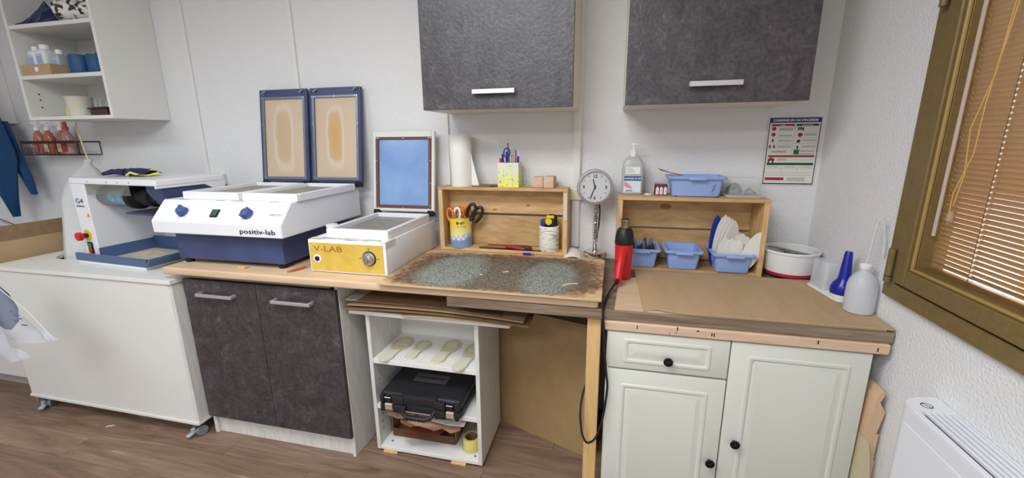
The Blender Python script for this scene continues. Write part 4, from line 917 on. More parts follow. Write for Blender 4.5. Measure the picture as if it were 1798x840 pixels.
canm(cgr)
CR = .054
MB().lathe([(CR-.001, 0), (CR, .004), (CR, .145), (CR-.001, .150), (CR-.004, .150), (CR-.004, .01)], (-.735, 1.975, .8985), 32, cap=False).build('shell', cgr, can)
MB().lathe([(CR, .146), (CR+.0015, .148), (CR+.001, .152), (CR-.004, .152)], (-.735, 1.975, .8985), 32, cap=False).build('rim', METAL, can)
def wrap_text(txt, size, z, cx, cy_, r, m, par, a0=0, adv=.62, name='lettering', bold=0):
    mb = MB(); n = len(txt); da = size*adv/r
    for i, ch in enumerate(txt):
        if ch == ' ': continue
        a = math.radians(a0)+(i-(n-1)/2)*da; p = (cx+r*math.sin(a)-size*.28*math.cos(a), cy_-r*math.cos(a)-size*.28*math.sin(a), z)
        mb.text(ch, size, p, (math.cos(a), math.sin(a), 0), bold=bold)
    mb.build(name, m, par, smooth=0)
wrap_text('Bioff', .018, 1.018, -.735, 1.975, CR+.001, INK, can, 20, .5, bold=.0005)
wrap_text('SANS GLUTEN', .007, 1.004, -.735, 1.975, CR+.001, INKG, can, 20, .65)
wrap_text('•••••', .014, .955, -.735, 1.975, CR+.001, INK, can, 28, .6)
m = MB()
for k in range(6):
    a = math.radians(-30+13*k+10); x = -.735+(CR+.001)*math.sin(a); y = 1.975-(CR+.001)*math.cos(a); m.box(-.005, .005, -.0004, 0, 0, .010, M=T(x, y, .94+.012*(k % 2)) @ Matrix.Rotation(a, 4, 'Z'))
m.build('printed_picture', WPRINT, can)
def loop(cx, cz, rx, rz, y, rot, r, n=20):
    c, s = math.cos(math.radians(rot)), math.sin(math.radians(rot)); P = []
    for k in range(n+1):
        a = 2*PI*k/n; X = rx*math.cos(a); Z = rz*math.sin(a); P.append((cx+X*c-Z*s, y+.002*math.sin(a), cz+X*s+Z*c))
    return MB().tube(P, r, 8)
def scissors(x, y, z, lab, cols, tilt, sz=1.0, zc=None):
    t = thing('scissors', lab, 'scissors', (x, y, z))
    c = math.radians(tilt); ux, uz = math.sin(c), math.cos(c)
    m = MB(); m.tube([(x-ux*.0, y, z), (x+ux*.11, y, z+uz*.11)], [.003, .006], 6); m.tube([(x+.004, y+.003, z), (x+ux*.11+.004, y+.003, z+uz*.11)], [.003, .006], 6); m.build('blade', METAL, t)
    for sgn, mt in zip((-1, 1), cols):
        hx = x+ux*.145+sgn*.016*uz; hz = z+uz*.145-sgn*.016*ux
        loop(hx, hz, .014*sz, .028*sz, y+sgn*.004, -tilt+sgn*-6, .0055*sz).build('finger_ring', mt, t)
WP2 = mat('white_grip', (235, 235, 235), .35)
scissors(-.752, 1.955, .915, 'white and orange handled scissors at the front of the can', (mat('orange_inner', (226, 120, 50), .4), WP2), -4, 1.15)
scissors(-.735, 1.985, .925, 'orange handled scissors behind the white pair in the can', (ORNG, ORNG), 6, 1.05)
scissors(-.720, 1.972, .935, 'black handled shears leaning right out of the can', (BLACK, BLACK), 24, 1.45)
# textured tape roll pot with tape measures
pt = thing('pencil_pot', 'white patterned cylinder pot at the right inside the left crate', 'pot', (-.287, 1.975, .899))
wv = nmat('dashed_wrap', [(.40, (170, 164, 150)), (.46, (232, 230, 222)), (.8, (240, 238, 232))], (.35, .35, 2.2), 60, 2, rough=.6)
MB().lathe([(.046, 0), (.048, .003), (.048, .118), (.046, .121), (.040, .121), (.040, .02)], (-.287, 1.975, .8985), 32, cap=False).build('shell', wv, pt)
MB().lathe([(.001, 0), (.04, 0), (.04, .002), (.001, .002)], (-.287, 1.975, .9), 24).build('bottom', PAPER, pt)
tm = thing('tape_measure', 'black and yellow tape measure sitting in the patterned pot', 'tape measure', (-.275, 1.975, 1.0))
m = MB().box(-.3, -.250, 1.955, 1.990, .985, 1.075, .016, seg=4); m.build('case', BLACK, tm)
m = MB().cyl((-.288, 1.952, 1.042), (-.288, 1.956, 1.042), .016, n=20); m.build('round_label', YEL, tm)
MB().box(-.298, -.262, 1.953, 1.957, 1.058, 1.072, .004, seg=2).build('grip_strip', YEL, tm)
t2_ = MB().box(-.327, -.303, 1.95, 1.985, .985, 1.050, .006, seg=2).build('folding_rule', mat('dark_blue_grip', (34, 50, 120), .4)); tag(t2_, 'dark blue box-shaped holder standing left in the patterned pot', 'holder')
# pliers / scissors lying
pl1 = thing('garden_scissors', 'long scissors with red and black handles lying in the left crate', 'scissors', (-.5, 1.96, .899))
m = MB(); m.tube([(-.655, 1.965, .903), (-.60, 1.972, .904), (-.53, 1.967, .904), (-.49, 1.965, .904)], [.001, .007, .009, .007], 8, sy=.35); m.tube([(-.63, 1.955, .9015), (-.53, 1.958, .9025), (-.49, 1.96, .903)], [.001, .006, .006], 8, sy=.35); m.build('blade', METAL, pl1)
m = MB().tube([(-.50, 1.968, .906), (-.46, 1.975, .909), (-.41, 1.978, .909), (-.375, 1.970, .908), (-.37, 1.955, .908), (-.40, 1.948, .908), (-.45, 1.955, .908), (-.485, 1.962, .907)], .006, 8); m.build('finger_ring', mat('black_red_grip', (46, 24, 26), .4), pl1)
m = MB().tube([(-.50, 1.958, .906), (-.47, 1.950, .910), (-.43, 1.938, .910), (-.40, 1.932, .908)], [.007, .010, .009, .006], 8); m.build('red_grip', mat('dark_red_grip', (150, 30, 32), .4), pl1)
tag(MB().tube([(-.63, 1.942, .9015), (-.32, 1.934, .9015)], .0025, 6).build('metal_file', DARKM), 'thin dark file lying along the front edge of the left crate', 'file')
tag(MB().tube([(-.60, 2.0, .9022), (-.44, 2.005, .9022)], .0032, 6).build('red_pencil', mat('red_pencil', (170, 52, 40), .5)), 'red pencil lying behind the scissors in the left crate', 'pencil')
lg = thing('lighter', 'blue lighter lying on the worktop in front of the left crate', 'lighter', (-.375, 1.90, .8835))
MB().tube([(-.402, 1.908, .891), (-.362, 1.905, .891)], .0070, 10, sy=.8).build('body', mat('royal_blue', (26, 44, 150), .3), lg); MB().tube([(-.361, 1.905, .891), (-.349, 1.904, .891)], .0065, 10, sy=.8).build('cap', METAL, lg)

# on top of crate 1
ZC1 = 1.2005
pr = thing('paper_roll', 'white kitchen paper roll standing on the left crate', 'paper roll', (-.725, 1.985, ZC1))
m = MB(); RR = []
for k, (r, z) in enumerate([(.020, .0), (.053, 0), (.054, .004), (.054, .24), (.053, .245), (.020, .245)]): RR.append([Vector((-.722-.006*(z/.245)+r*math.cos(2*PI*i/28), 1.99+r*math.sin(2*PI*i/28), ZC1+z)) for i in range(28)])
m.rings(RR, True, True); m.build('roll', PAPER, pr)
MB().sheet(lambda u, v: (-.672+.034*u*(1-v)**1.1*1.2+.002, 1.975-.01*u, ZC1+.005+.17*v), 4, 10, (0, .0008, 0)).build('loose_sheet', PAPER, pr)
for (x, y, a, z, lb) in ((-.615, 1.975, 4, ZC1, 'brown leather swatch lying flat on the left crate, lower of two'), (-.590, 1.985, 14, ZC1+.0045, 'brown leather swatch lying on top of the other one')):
    o = MB().box(-.045, .045, -.028, .028, 0, .0035, .0006, M=None); o.xf(T(x, y, z) @ Rz(a)); tag(o.build('leather_swatch', mat('swatch_brown', (140, 112, 84), .7)), lb, 'leather', 'brown swatches on the crate')
pp = thing('pencil_pot', 'square yellow speckled pencil pot full of pens on the left crate', 'pot', (-.475, 1.985, ZC1))
x0, x1, y0, y1 = -.532, -.432, 1.955, 2.035
ygr = bpy.data.materials.new('speckled_yellow'); ygr.use_nodes = True
def spk(m):
    nt = m.node_tree; N = nt.nodes; L = nt.links; b = N['Principled BSDF']; b.inputs['Roughness'].default_value = .5
    tc = N.new('ShaderNodeTexCoord'); sp = N.new('ShaderNodeSeparateXYZ'); L.new(tc.outputs['Object'], sp.inputs[0]); n = N.new('ShaderNodeTexNoise'); n.inputs['Scale'].default_value = 16; L.new(tc.outputs['Object'], n.inputs['Vector'])
    a = N.new('ShaderNodeMath'); a.operation = 'MULTIPLY_ADD'; a.inputs[1].default_value = .07; L.new(n.outputs[0], a.inputs[0]); L.new(sp.outputs[2], a.inputs[2])
    cr = N.new('ShaderNodeValToRGB'); e = cr.color_ramp.elements; e[0].position = .05; e[0].color = lin((240, 236, 110)); e[1].position = .11; e[1].color = lin((226, 234, 206)); L.new(a.outputs[0], cr.inputs[0])
    n2 = N.new('ShaderNodeTexNoise'); n2.inputs['Scale'].default_value = 110; n2.inputs['Detail'].default_value = 2; L.new(tc.outputs['Object'], n2.inputs['Vector'])
    r2 = N.new('ShaderNodeValToRGB'); r2.color_ramp.elements[0].position = .34; r2.color_ramp.elements[0].color = (.2, .2, .12, 1); r2.color_ramp.elements[1].position = .38; r2.color_ramp.elements[1].color = (1, 1, 1, 1); L.new(n2.outputs[0], r2.inputs[0])
    mx = N.new('ShaderNodeMix'); mx.data_type = 'RGBA'; mx.blend_type = 'MULTIPLY'; mx.inputs[0].default_value = .8; L.new(cr.outputs[0], mx.inputs[6]); L.new(r2.outputs[0], mx.inputs[7]); L.new(mx.outputs[2], b.inputs['Base Color'])
spk(ygr)
m = MB(); m.box(x0, x1, y0, y0+.004, ZC1, ZC1+.115); m.box(x0, x1, y1-.004, y1, ZC1, ZC1+.115); m.box(x0, x0+.004, y0+.004, y1-.004, ZC1, ZC1+.115); m.box(x1-.004, x1, y0+.004, y1-.004, ZC1, ZC1+.115); m.build('wall', ygr, pp)
box1('bottom', ygr, x0+.004, x1-.004, y0+.004, y1-.004, ZC1, ZC1+.004, pp)
def pen(x, y, top, m_, lab, r=.0042, tilt=(0, 0), cap=None, nm='pen'):
    t = thing(nm, lab, 'pen', (x, y, ZC1+.005)); p0 = Vector((x, y, ZC1+.006)); p1 = Vector((x+tilt[0], y+tilt[1], top)); pm = p0.lerp(p1, .75)
    MB().tube([p0, p0.lerp(p1, .06), pm], [.001, r, r], 8).build('barrel', m_, t); MB().tube([pm, p1], [r*1.1, r*.9], 8).build('cap', cap or m_, t)
pen(-.480, 1.985, 1.405, mat('grey_blue_pen', (110, 120, 140), .4), 'tallest grey pen standing in the middle of the yellow pot', .0045, (-.01, .0), mat('pen_grey', (130, 120, 115), .4))
pen(-.505, 1.975, 1.355, BLUE, 'blue pen leaning left in the yellow pot', .005, (-.008, .0))
pen(-.492, 1.97, 1.365, BLUE, 'blue ballpoint pen just left of the tallest pen', .005, (0, 0))
pen(-.470, 1.972, 1.352, BLUE, 'blue pen with silver clip right of the tallest pen', .005, (.006, 0), METAL)
pen(-.452, 1.98, 1.372, mat('red_pen', (190, 30, 50), .4), 'thin pen with red tip in the yellow pot', .003, (.002, 0))
pen(-.450, 1.968, 1.345, BLUE, 'blue pen leaning right in the yellow pot', .0048, (.014, 0))
pen(-.438, 1.985, 1.372, mat('clear_pen', (205, 215, 230), .2), 'transparent ballpoint pen at the right corner of the yellow pot', .003, (.002, 0))
pen(-.520, 1.972, 1.335, RED, 'short thick red marker at the left corner of the yellow pot', .007, (-.002, 0))
o = loop(-.489, 1.36, .015, .022, 1.962, 0, .003); tag(o.build('blue_key_ring', BLUE), 'blue oval scissor loop sticking out of the yellow pot', 'scissors')
tag(MB().tube([(-.52, 1.99, ZC1+.006), (-.525, 1.995, 1.34), (-.545, 2.0, 1.408), (-.552, 2.0, 1.412), (-.575, 2.0, 1.410)], .0018, 6).build('hex_key', METAL), 'long bent hex key poking up left out of the yellow pot', 'tool')
wb = thing('foam_block', 'pale cracked cork block on the right end of the left crate', 'block', (-.31, 1.99, ZC1), math.radians(-3))
BLK = nmat('pale_cork', [(.3, (206, 172, 146)), (.7, (224, 194, 168))], (1, 1, 1), 60, 4, rough=.85)
MB().box(-.058, -.004, -.035, .035, 0, .048, .004, seg=2).build('left_half', BLK, wb, local=True); MB().box(-.002, .046, -.04, .035, 0, .052, .004, seg=2).build('right_half', BLK, wb, local=True)

# ------------------------------------------------------------------ clock
ck = thing('desk_clock', 'silver round clock on a coiled spring stem and chrome foot', 'clock', (-.068, 1.975, .884))
MB().lathe([(.052, 0), (.055, .003), (.055, .020), (.050, .024), (.015, .026), (.014, .03)], (-.068, 1.965, .884), 40).build('foot', CHROME, ck)
MB().lathe([(.010, 0), (.010, .03), (.008, .034), (.008, .05)], (-.070, 1.965, .909), 18).build('stem', CHROME, ck)
P = []; Nt = 19
for k in range(Nt*14+1):
    t = k/(Nt*14); a = 2*PI*Nt*t; P.append((-.070+.012*math.cos(a), 1.965+.012*math.sin(a), .955+.175*t))
MB().tube(P, .0020, 6).build('spring', CHROME, ck); MB().tube([(-.070, 1.965, .95), (-.070, 1.965, 1.14)], .0055, 10).build('stem_core', mat('dull_steel', (150, 150, 152), .5, .6), ck)
MB().tube([(-.060, 1.98, 1.15), (-.053, 1.975, 1.10), (-.054, 1.972, 1.04), (-.062, 1.968, .97)], .003, 8).build('cable', BLACKR, ck)
# face pointing at +/-: normal towards viewer (-y, slightly down-left)
cz = 1.210; cN = Matrix.Translation((-.078, 1.935, cz)) @ Rz(6) @ RX(90)
m = MB().lathe([(.010, -.045), (.06, -.043), (.075, -.036), (.079, -.02), (.080, -.002), (.078, .004), (.070, .005), (.067, -.004)], (0, 0, 0), 48, cap=False); m.xf(cN); m.build('case', mat('satin_silver', (176, 176, 178), .35, .8), ck)
m = MB().lathe([(.0675, -.006), (.0675, -.004)], (0, 0, 0), 48); m.xf(cN); dl = m.build('dial', mat('grey_dial', (206, 208, 210), .5), ck)
m = MB()
for k in range(12):
    if k in (0, 3, 6, 9): continue
    m.box(-.001, .001, .050, .060, -.004, -.0032, M=Matrix.Rotation(-2*PI*k/12, 4, 'Z'))
for k in range(60):
    if k % 5: m.box(-.0003, .0003, .059, .062, -.004, -.0034, M=Matrix.Rotation(-2*PI*k/60, 4, 'Z'))
m.text('12', .020, (0, .042, -.0034), (1, 0, 0), (0, 1, 0), .0003, 'CENTER', bold=.0006); m.text('6', .020, (0, -.055, -.0034), (1, 0, 0), (0, 1, 0), .0003, 'CENTER', bold=.0006)
m.text('3', .020, (.049, -.007, -.0034), (1, 0, 0), (0, 1, 0), .0003, 'CENTER', bold=.0006); m.text('9', .020, (-.049, -.007, -.0034), (1, 0, 0), (0, 1, 0), .0003, 'CENTER', bold=.0006)
m.xf(cN); sub(m, 'numerals', INK, dl, smooth=0)
def hand(ang_, l, w, z, nm):
    m = MB(); m.box(-w, w, -.010, l, z, z+.0006, M=Matrix.Rotation(-math.radians(ang_), 4, 'Z')); m.xf(cN); m.build(nm, INK, ck)
hand(346, .036, .0022, -.0026, 'hour_hand'); hand(201, .053, .0016, -.0018, 'minute_hand'); hand(198, .058, .0004, -.0010, 'second_hand')
m = MB().lathe([(.004, -.003), (.004, .000)], (0, 0, 0), 16); m.xf(cN); m.build('pivot', INK, ck)
pg = MB().sheet(lambda u, v: (-.205+.075*u-.01*v, 1.885+.12*v+.01*u, .885+.022*math.sin(PI*u)*(.4+.6*v)), 8, 4, (0, 0, .001)); tag(pg.build('paper_tissue', PAPER), 'white curved piece of paper lying left of the clock foot', 'paper')

# ------------------------------------------------------------------ right worktop: board, cardboard, bins
lbd = MB().rings([[Vector((x, y, z)) for x, y in ((.024, 1.409), (.824, 1.409), (.824, 1.76), (.044, 1.76))] for z in (.849, .8555)]); tag(lbd.build('thin_board', nmat('pale_limed_board', [(.3, (200, 172, 140)), (.7, (216, 192, 162))], (.1, 1, 1), 40, 4, rough=.6)), 'thin pale board on the oak worktop under the cardboard', 'board')
card = MB(); front = []
random.seed(4)
cp = [(.118, 1.404), (.165, 1.412), (.185, 1.404), (.26, 1.402), (.36, 1.404), (.5, 1.402), (.66, 1.404), (.84, 1.402)]
poly = cp+[(.842, 1.47), (.842, 1.85), (.108, 1.85)]
card.rings([[Vector((x, y, z+(.003 if .15 < x < .2 and y < 1.42 else 0))) for x, y in poly] for z in (.856, .861)]); tag(card.build('cardboard_sheet', CARD), 'large brown cardboard sheet covering the right worktop', 'cardboard')
# storage bins
def bin_(x0, x1, y0, y1, z0, z1, label, grp=None, taper=.014, rim=.008, rz=0):
    cx, cy_ = (x0+x1)/2, (y0+y1)/2
    t = thing('storage_bin', label, 'bin', (cx, cy_, z0), math.radians(rz), grp); w, d, h = (x1-x0)/2, (y1-y0)/2, z1-z0
    def rc(w_, d_, z, r=.012):
        P = []
        for (sx_, sy_, s0) in ((1, 1, 0), (-1, 1, 90), (-1, -1, 180), (1, -1, 270)):
            for k in range(4): an = math.radians(s0+30*k); P.append(Vector((sx_*(w_-r)+r*math.cos(an), sy_*(d_-r)+r*math.sin(an), z)))
        return P
    m = MB().rings([rc(w-taper-.004, d-taper-.004, 0), rc(w-taper, d-taper, .003), rc(w-.004, d-.004, h-.006), rc(w-.008, d-.008, h-.004), rc(w-taper-.004, d-taper-.004, .005)], True, False)
    m.bm.verts.ensure_lookup_table(); m.bm.faces.new(m.bm.verts[:16]); m.bm.faces.new(m.bm.verts[-16:])
    m.build('body', LBLUE, t, local=True)
    m = MB().rings([rc(w-.006, d-.006, h-.010), rc(w+rim-.002, d+rim-.002, h-.011), rc(w+rim, d+rim, h-.004), rc(w+rim-.003, d+rim-.003, h), rc(w-.005, d-.005, h), rc(w-.006, d-.006, h-.010)], True, False); m.build('rim', LBLUE, t, local=True)
    m = MB().box(-.035, .035, -d-rim-.010, -d-rim+.004, h-.014, h-.002, .003, seg=2); m.build('front_lip', LBLUE, t, local=True)
    return t
BZ = .849
bin_(.062, .208, 1.872, 2.035, .8640, .950, 'light blue bin behind the heat gun holding dark wedges', 'light blue bins in front of the right crate')
bin_(.238, .382, 1.872, 2.035, .8640, .950, 'nearly empty light blue bin, middle of the three in the row', 'light blue bins in front of the right crate')
bin_(.428, .582, 1.862, 2.035, .8640, .948, 'light blue bin filled with white insole blanks, rightmost of the row', 'light blue bins in front of the right crate')
bt_ = bin_(.236, .452, 1.915, 2.045, 1.1768, 1.263, 'large light blue bin with pencil scribble on top of the right crate')
m = MB().tube([(.4, 1.9105, 1.20), (.412, 1.9105, 1.215), (.404, 1.9105, 1.218), (.416, 1.9105, 1.232)], .0012, 5); tag(sub(m, 'scribble', INK, bt_) , None)
for x in (.265, .43): sub(MB().box(x-.005, x+.005, 1.9285, 1.932, 1.1772, 1.1805), 'notch', BLACK, bt_)
# dark wedges in bin 1
random.seed(11)
for k in range(11):
    x = .078+.011*k+random.uniform(-.003, .003); y = 1.92+random.uniform(-.03, .05); a = random.uniform(-25, 25); l = random.uniform(.06, .085)
    o = MB().prism([(-.011, 0), (.011, 0), (.009, l*.8), (-.004, l), (-.009, l*.75)], 'x', -.002, .002); o.xf(T(x, y, .902) @ Rz(random.uniform(50, 110)) @ RY(a*.6)); 
    o.build('rubber_wedge', mat('dark_wedge' if k % 3 else 'grey_wedge', (46, 48, 54) if k % 3 else (110, 112, 118), .6)); o = bpy.data.objects[[q.name for q in bpy.data.objects if q.name.startswith('rubber_wedge')][-1]]
    tag(o, 'thin dark rubber wedge standing in the blue bin behind the heat gun', 'wedge', 'dark wedges in the first blue bin')
for (x, y, a, lb) in ((.30, 1.93, 10, 'dark flat offcut lying in the nearly empty bin'), (.335, 1.95, -20, 'brown flat offcut lying in the nearly empty bin')):
    o = MB().box(-.035, .035, -.006, .006, 0, .004, .001); o.xf(T(x, y, .912) @ Rz(a) @ RY(8)); tag(o.build('offcut', mat('offcut_dark' if a > 0 else 'offcut_brown', (40, 40, 44) if a > 0 else (140, 96, 50), .6)), lb, 'offcut')
tag(MB().box(.255, .365, 1.90, 2.0, .8725, .9105, .004).build('foam_filler', LBLUE), 'light blue foam filler inside the nearly empty bin', 'foam')
# white blanks in bin 3: half-ellipse leaves
def leaf(x, y, z, h, w, lean, yaw, m_, label, th=.003):
    P = []
    for k in range(15):
        u = k/14; P.append((w*.5*(1-abs(2*u-1)**2.3)**.6 if 0 < u < 1 else 0, h*u))
    Q = [(-a*.8, b) for a, b in P[::-1][1:-1]]
    o = MB().prism(P+Q, 'y', -th/2, th/2); o.xf(T(x, y, z) @ Rz(yaw) @ RY(lean)); tag(o.build('insole_blank', m_), label, 'insole', 'insole blanks in the right blue bin')
BL2 = mat('white_eva', (238, 237, 230), .6); BL3 = mat('blue_eva', (28, 56, 150), .6)
leaf(.438, 1.955, .872, .225, .060, 2, 22, BL3, 'deep blue blank standing at the far left of the right bin')
leaf(.500, 1.998, .872, .165, .09, 10, 8, BL3, 'deep blue blank peeking out behind the white ones')
for k in range(4): leaf(.452+.007*k, 1.948-.010*k, .872, .228-.006*k, .080, 7+2*k, 22+3*k, BL2, 'tall white blank, %s of the four standing in the right bin' % ('leftmost', 'second from the left', 'third from the left', 'rightmost')[k])
for k in range(3): leaf(.458+.013*k, 1.885+.004*k, .866, .150-.003*k, .064, 5+6*k, 20-6*k, BL2, 'short rounded white blank at the front, %s of three' % ('leftmost', 'middle', 'rightmost')[k])
for k in range(5): leaf(.495+.007*k, 1.955-.012*k, .870, .165-.006*k, .085, 14+5*k, 10, BL2, 'white blank in the middle fan of the right bin, %s of five' % ('leftmost', 'second', 'third', 'fourth', 'rightmost')[k])
leaf(.535, 1.880, .872, .185, .078, 22, 6, BL2, 'pointed white blank leaning far right over the rim of the bin')

# heat gun
hg = thing('heat_gun', 'red heat gun standing nozzle up on the right worktop', 'heat gun', (.05, 1.73, .856))
gx, gy = .055, 1.74
MB().lathe([(.028, 0), (.033, .003), (.034, .06), (.036, .13), (.036, .142)], (gx, gy, .862), 28).build('motor_housing', RED, hg)
nz_ = MB().lathe([(.037, 0), (.038, .006), (.036, .035), (.030, .058), (.024, .066), (.020, .067)], (gx, gy, 1.0035), 28).build('heat_guard', BLACK, hg)
MB().lathe([(.0165, 0), (.0165, .022), (.018, .026), (.018, .036), (.0155, .036), (.0155, .004)], (gx, gy, 1.070), 24, cap=False).build('nozzle', mat('heated_steel', (176, 160, 140), .25, 1), hg)
m = MB().box(-.016, .016, -.012, .012, 1.074-1.07, .095, .001) if False else MB()
m.tube([(gx-.004, gy-.026, .985), (gx-.010, gy-.055, .965), (gx-.016, gy-.085, .925), (gx-.020, gy-.105, .885), (gx-.021, gy-.112, .872)], [.018, .017, .016, .016, .014], 16); m.build('handle', RED, hg)
MB().box(gx-.034, gx+.001, gy-.0795, gy-.072, .925, .955, .002, M=None).build('trigger', mat('dark_red_trigger', (150, 20, 26), .4), hg)
MB().tube([(gx-.0215, gy-.114, .885), (gx-.026, gy-.135, .878)], [.009, .006], 12).build('strain_relief', BLACKR, hg)
MB().text('STEINEL', .010, (gx-.036, gy-.0, .90), (0, 0, 1), (1, 0, 0)).bm.free()
cpts = [(.026, 1.605, .878), (.010, 1.56, .866), (-.004, 1.50, .858), (-.012, 1.43, .855), (-.014, 1.395, .852), (-.013, 1.380, .83), (-.006, 1.379, .76), (-.002, 1.380, .698), (.006, 1.380, .62), (.012, 1.38, .567), (.006, 1.38, .48), (-.004, 1.38, .414), (-.018, 1.38, .36), (-.034, 1.38, .335), (-.053, 1.382, .326), (-.066, 1.385, .345), (-.074, 1.39, .37), (-.081, 1.41, .425), (-.078, 1.45, .47), (-.066, 1.48, .51)]
def smooth_pts(P, n=4):
    P = [Vector(p) for p in P]; out = []
    for i in range(len(P)-1):
        a = P[max(i-1, 0)]; b = P[i]; c = P[i+1]; d = P[min(i+2, len(P)-1)]
        for k in range(n):
            t = k/n; out.append(.5*((2*b)+(-a+c)*t+(2*a-5*b+4*c-d)*t*t+(-a+3*b-3*c+d)*t**3))
    return out+[P[-1]]
MB().tube(smooth_pts(cpts), .0042, 8).build('cable', BLACKR, hg)

# top of crate 2
ZC2 = 1.1768
sn = thing('sanitizer_bottle', 'clear hand sanitizer pump bottle with blue hand label on the right crate', 'bottle', (.085, 1.985, ZC2))
sxm, sym = .083, 1.985
m = MB()
def rrect(w, d, z, r, cx=sxm, cy_=sym):
    P = []
    for (sx_, sy_, s0) in ((1, 1, 0), (-1, 1, 90), (-1, -1, 180), (1, -1, 270)):
        for k in range(5): an = math.radians(s0+22.5*k); P.append(Vector((cx+sx_*(w-r)+r*math.cos(an), cy_+sy_*(d-r)+r*math.sin(an), z)))
    return P
m.rings([rrect(.042, .024, ZC2+.0005, .012), rrect(.046, .028, ZC2+.006, .014), rrect(.046, .028, ZC2+.115, .014), rrect(.043, .026, ZC2+.14, .014), rrect(.032, .020, ZC2+.158, .014), rrect(.016, .014, ZC2+.168, .0135)])
m.build('body', mat('frosted_clear', (212, 214, 214), .3, trans=.35), sn)
MB().lathe([(.015, 0), (.015, .022), (.009, .026), (.005, .028), (.005, .048)], (sxm, sym, ZC2+.167), 18).build('pump_collar', WP2, sn)
MB().box(sxm-.012, sxm+.022, sym-.007, sym+.007, ZC2+.214, ZC2+.224, .003, seg=2).build('pump_head', WP2, sn)
lf = MB().box(sxm-.036, sxm+.036, sym-.0290, sym-.0282, ZC2+.012, ZC2+.082).build('front_label', mat('pale_label', (214, 226, 238), .5), sn)
sub(MB().box(sxm-.036, sxm+.036, sym-.0296, sym-.0291, ZC2+.062, ZC2+.082), 'label_band', mat('label_blue', (34, 86, 150), .5), lf)
sub(MB().text('ANIOSGEL 85 NPC', .0088, (sxm-.034, sym-.0300, ZC2+.069), bold=.0002), 'lettering', WPRINT, lf, smooth=0)
sub(MB().text('ANIOS', .010, (sxm-.028, sym-.0295, ZC2+.015), bold=.0002), 'lettering', mat('label_navy', (30, 44, 90), .5), lf, smooth=0)
m = MB(); m.prism([(sxm-.035, ZC2+.058), (sxm-.020, ZC2+.052), (sxm-.004, ZC2+.036), (sxm+.002, ZC2+.030), (sxm-.006, ZC2+.029), (sxm-.022, ZC2+.031), (sxm-.035, ZC2+.040)], 'y', sym-.0297, sym-.0291); sub(m, 'hand_picture', mat('skin_print', (214, 150, 150), .6), lf)
lu = MB().box(sxm-.030, sxm+.030, sym-.0290, sym-.0282, ZC2+.092, ZC2+.122).build('upper_label', PAPER, sn)
q = MB()
for k in range(4): q.box(sxm-.026, sxm+.010-.004*k, sym-.0295, sym-.0291, ZC2+.098+.006*k, ZC2+.0995+.006*k)
sub(q, 'print_line', INKG, lu)
wd_ = MB().lathe([(.017, 0), (.018, .002), (.016, .005), (.005, .006)], (.155, 1.975, ZC2), 20); tag(wd_.build('plastic_disc', mat('white_cap', (240, 240, 240), .4)), 'small white disc lying right of the sanitizer bottle', 'disc')
sbx = thing('battery_pack', 'small carton of batteries with three white cells pictured, by the blue bin', 'box', (.205, 1.975, ZC2))
MB().box(.180, .232, 1.955, 1.995, ZC2+.0005, ZC2+.046, .001).build('carton', mat('maroon_carton', (110, 36, 48), .5), sbx)
q = MB()
for k in range(3):
    x = .190+.0165*k; q.box(x-.006, x+.006, 1.9538, 1.955, ZC2+.004, ZC2+.032, .0005); q.prism([(x-.004, ZC2+.032), (x+.004, ZC2+.032), (x, ZC2+.040)], 'y', 1.9538, 1.955)
q.build('cell_picture', WPRINT, sbx)
q = MB()
for k in range(3):
    for j in range(3): q.box(.188+.0165*k, .192+.0165*k, 1.9532, 1.9537, ZC2+.008+.008*j, ZC2+.012+.008*j)
q.build('cell_print', INKG, sbx)
q = MB().prism([(.180, ZC2+.046), (.232, ZC2+.046), (.232, ZC2+.0475), (.176, ZC2+.056)], 'y', 1.995, 1.997); q.build('open_flap', mat('flap_grey', (180, 170, 168), .6), sbx)
for k in range(2):
    o = MB().box(-.05, .05, -.009, .009, 0, .003, .001); o.xf(T(.235+.012*k, 1.97+.012*k, 1.276-.004*k) @ Rz(-4+3*k) @ RY(17-4*k)); tag(o.build('wooden_spatula', mat('spatula_wood', (182, 124, 66) if k == 0 else (150, 92, 50), .6)), ('upper' if k == 0 else 'lower')+' wooden spatula resting over the left rim of the large blue bin', 'spatula', 'wooden spatulas on the blue bin')
cl = thing('clear_box', 'clear plastic box upside down on the right end of the crate holding grey scraps', 'box', (.54, 1.98, ZC2))
CLR = mat('clear_plastic', (225, 230, 232), .08, alpha=.28)
cc_ = lambda w, d, z: rrect(w, d, z, .014, .537, 1.985)
MB().rings([cc_(.062, .05, ZC2+.008), cc_(.056, .045, ZC2+.074), cc_(.052, .041, ZC2+.078)], True, True).build('shell', CLR, cl)
MB().rings([cc_(.072, .058, ZC2+.0005), cc_(.074, .060, ZC2+.006), cc_(.070, .056, ZC2+.008)], True, True).build('lid', mat('milky_lid', (226, 226, 224), .3, alpha=.75), cl)
for (x, w, h, c, lb) in ((.508, .028, .045, (120, 124, 134), 'dark grey folded scrap inside the clear box'), (.560, .030, .034, (214, 212, 208), 'whitish crumpled scrap inside the clear box')):
    m = MB().sheet(lambda u, v: (x-w+2*w*u, 1.95+.07*v, ZC2+.010+h*math.sin(PI*u)**.6*(.7+.3*math.sin(8*v+5*u))), 8, 6, (0, 0, .003)); tag(m.build('fabric_scrap', mat('scrap_%d' % c[0], c, .8)), lb, 'scrap')

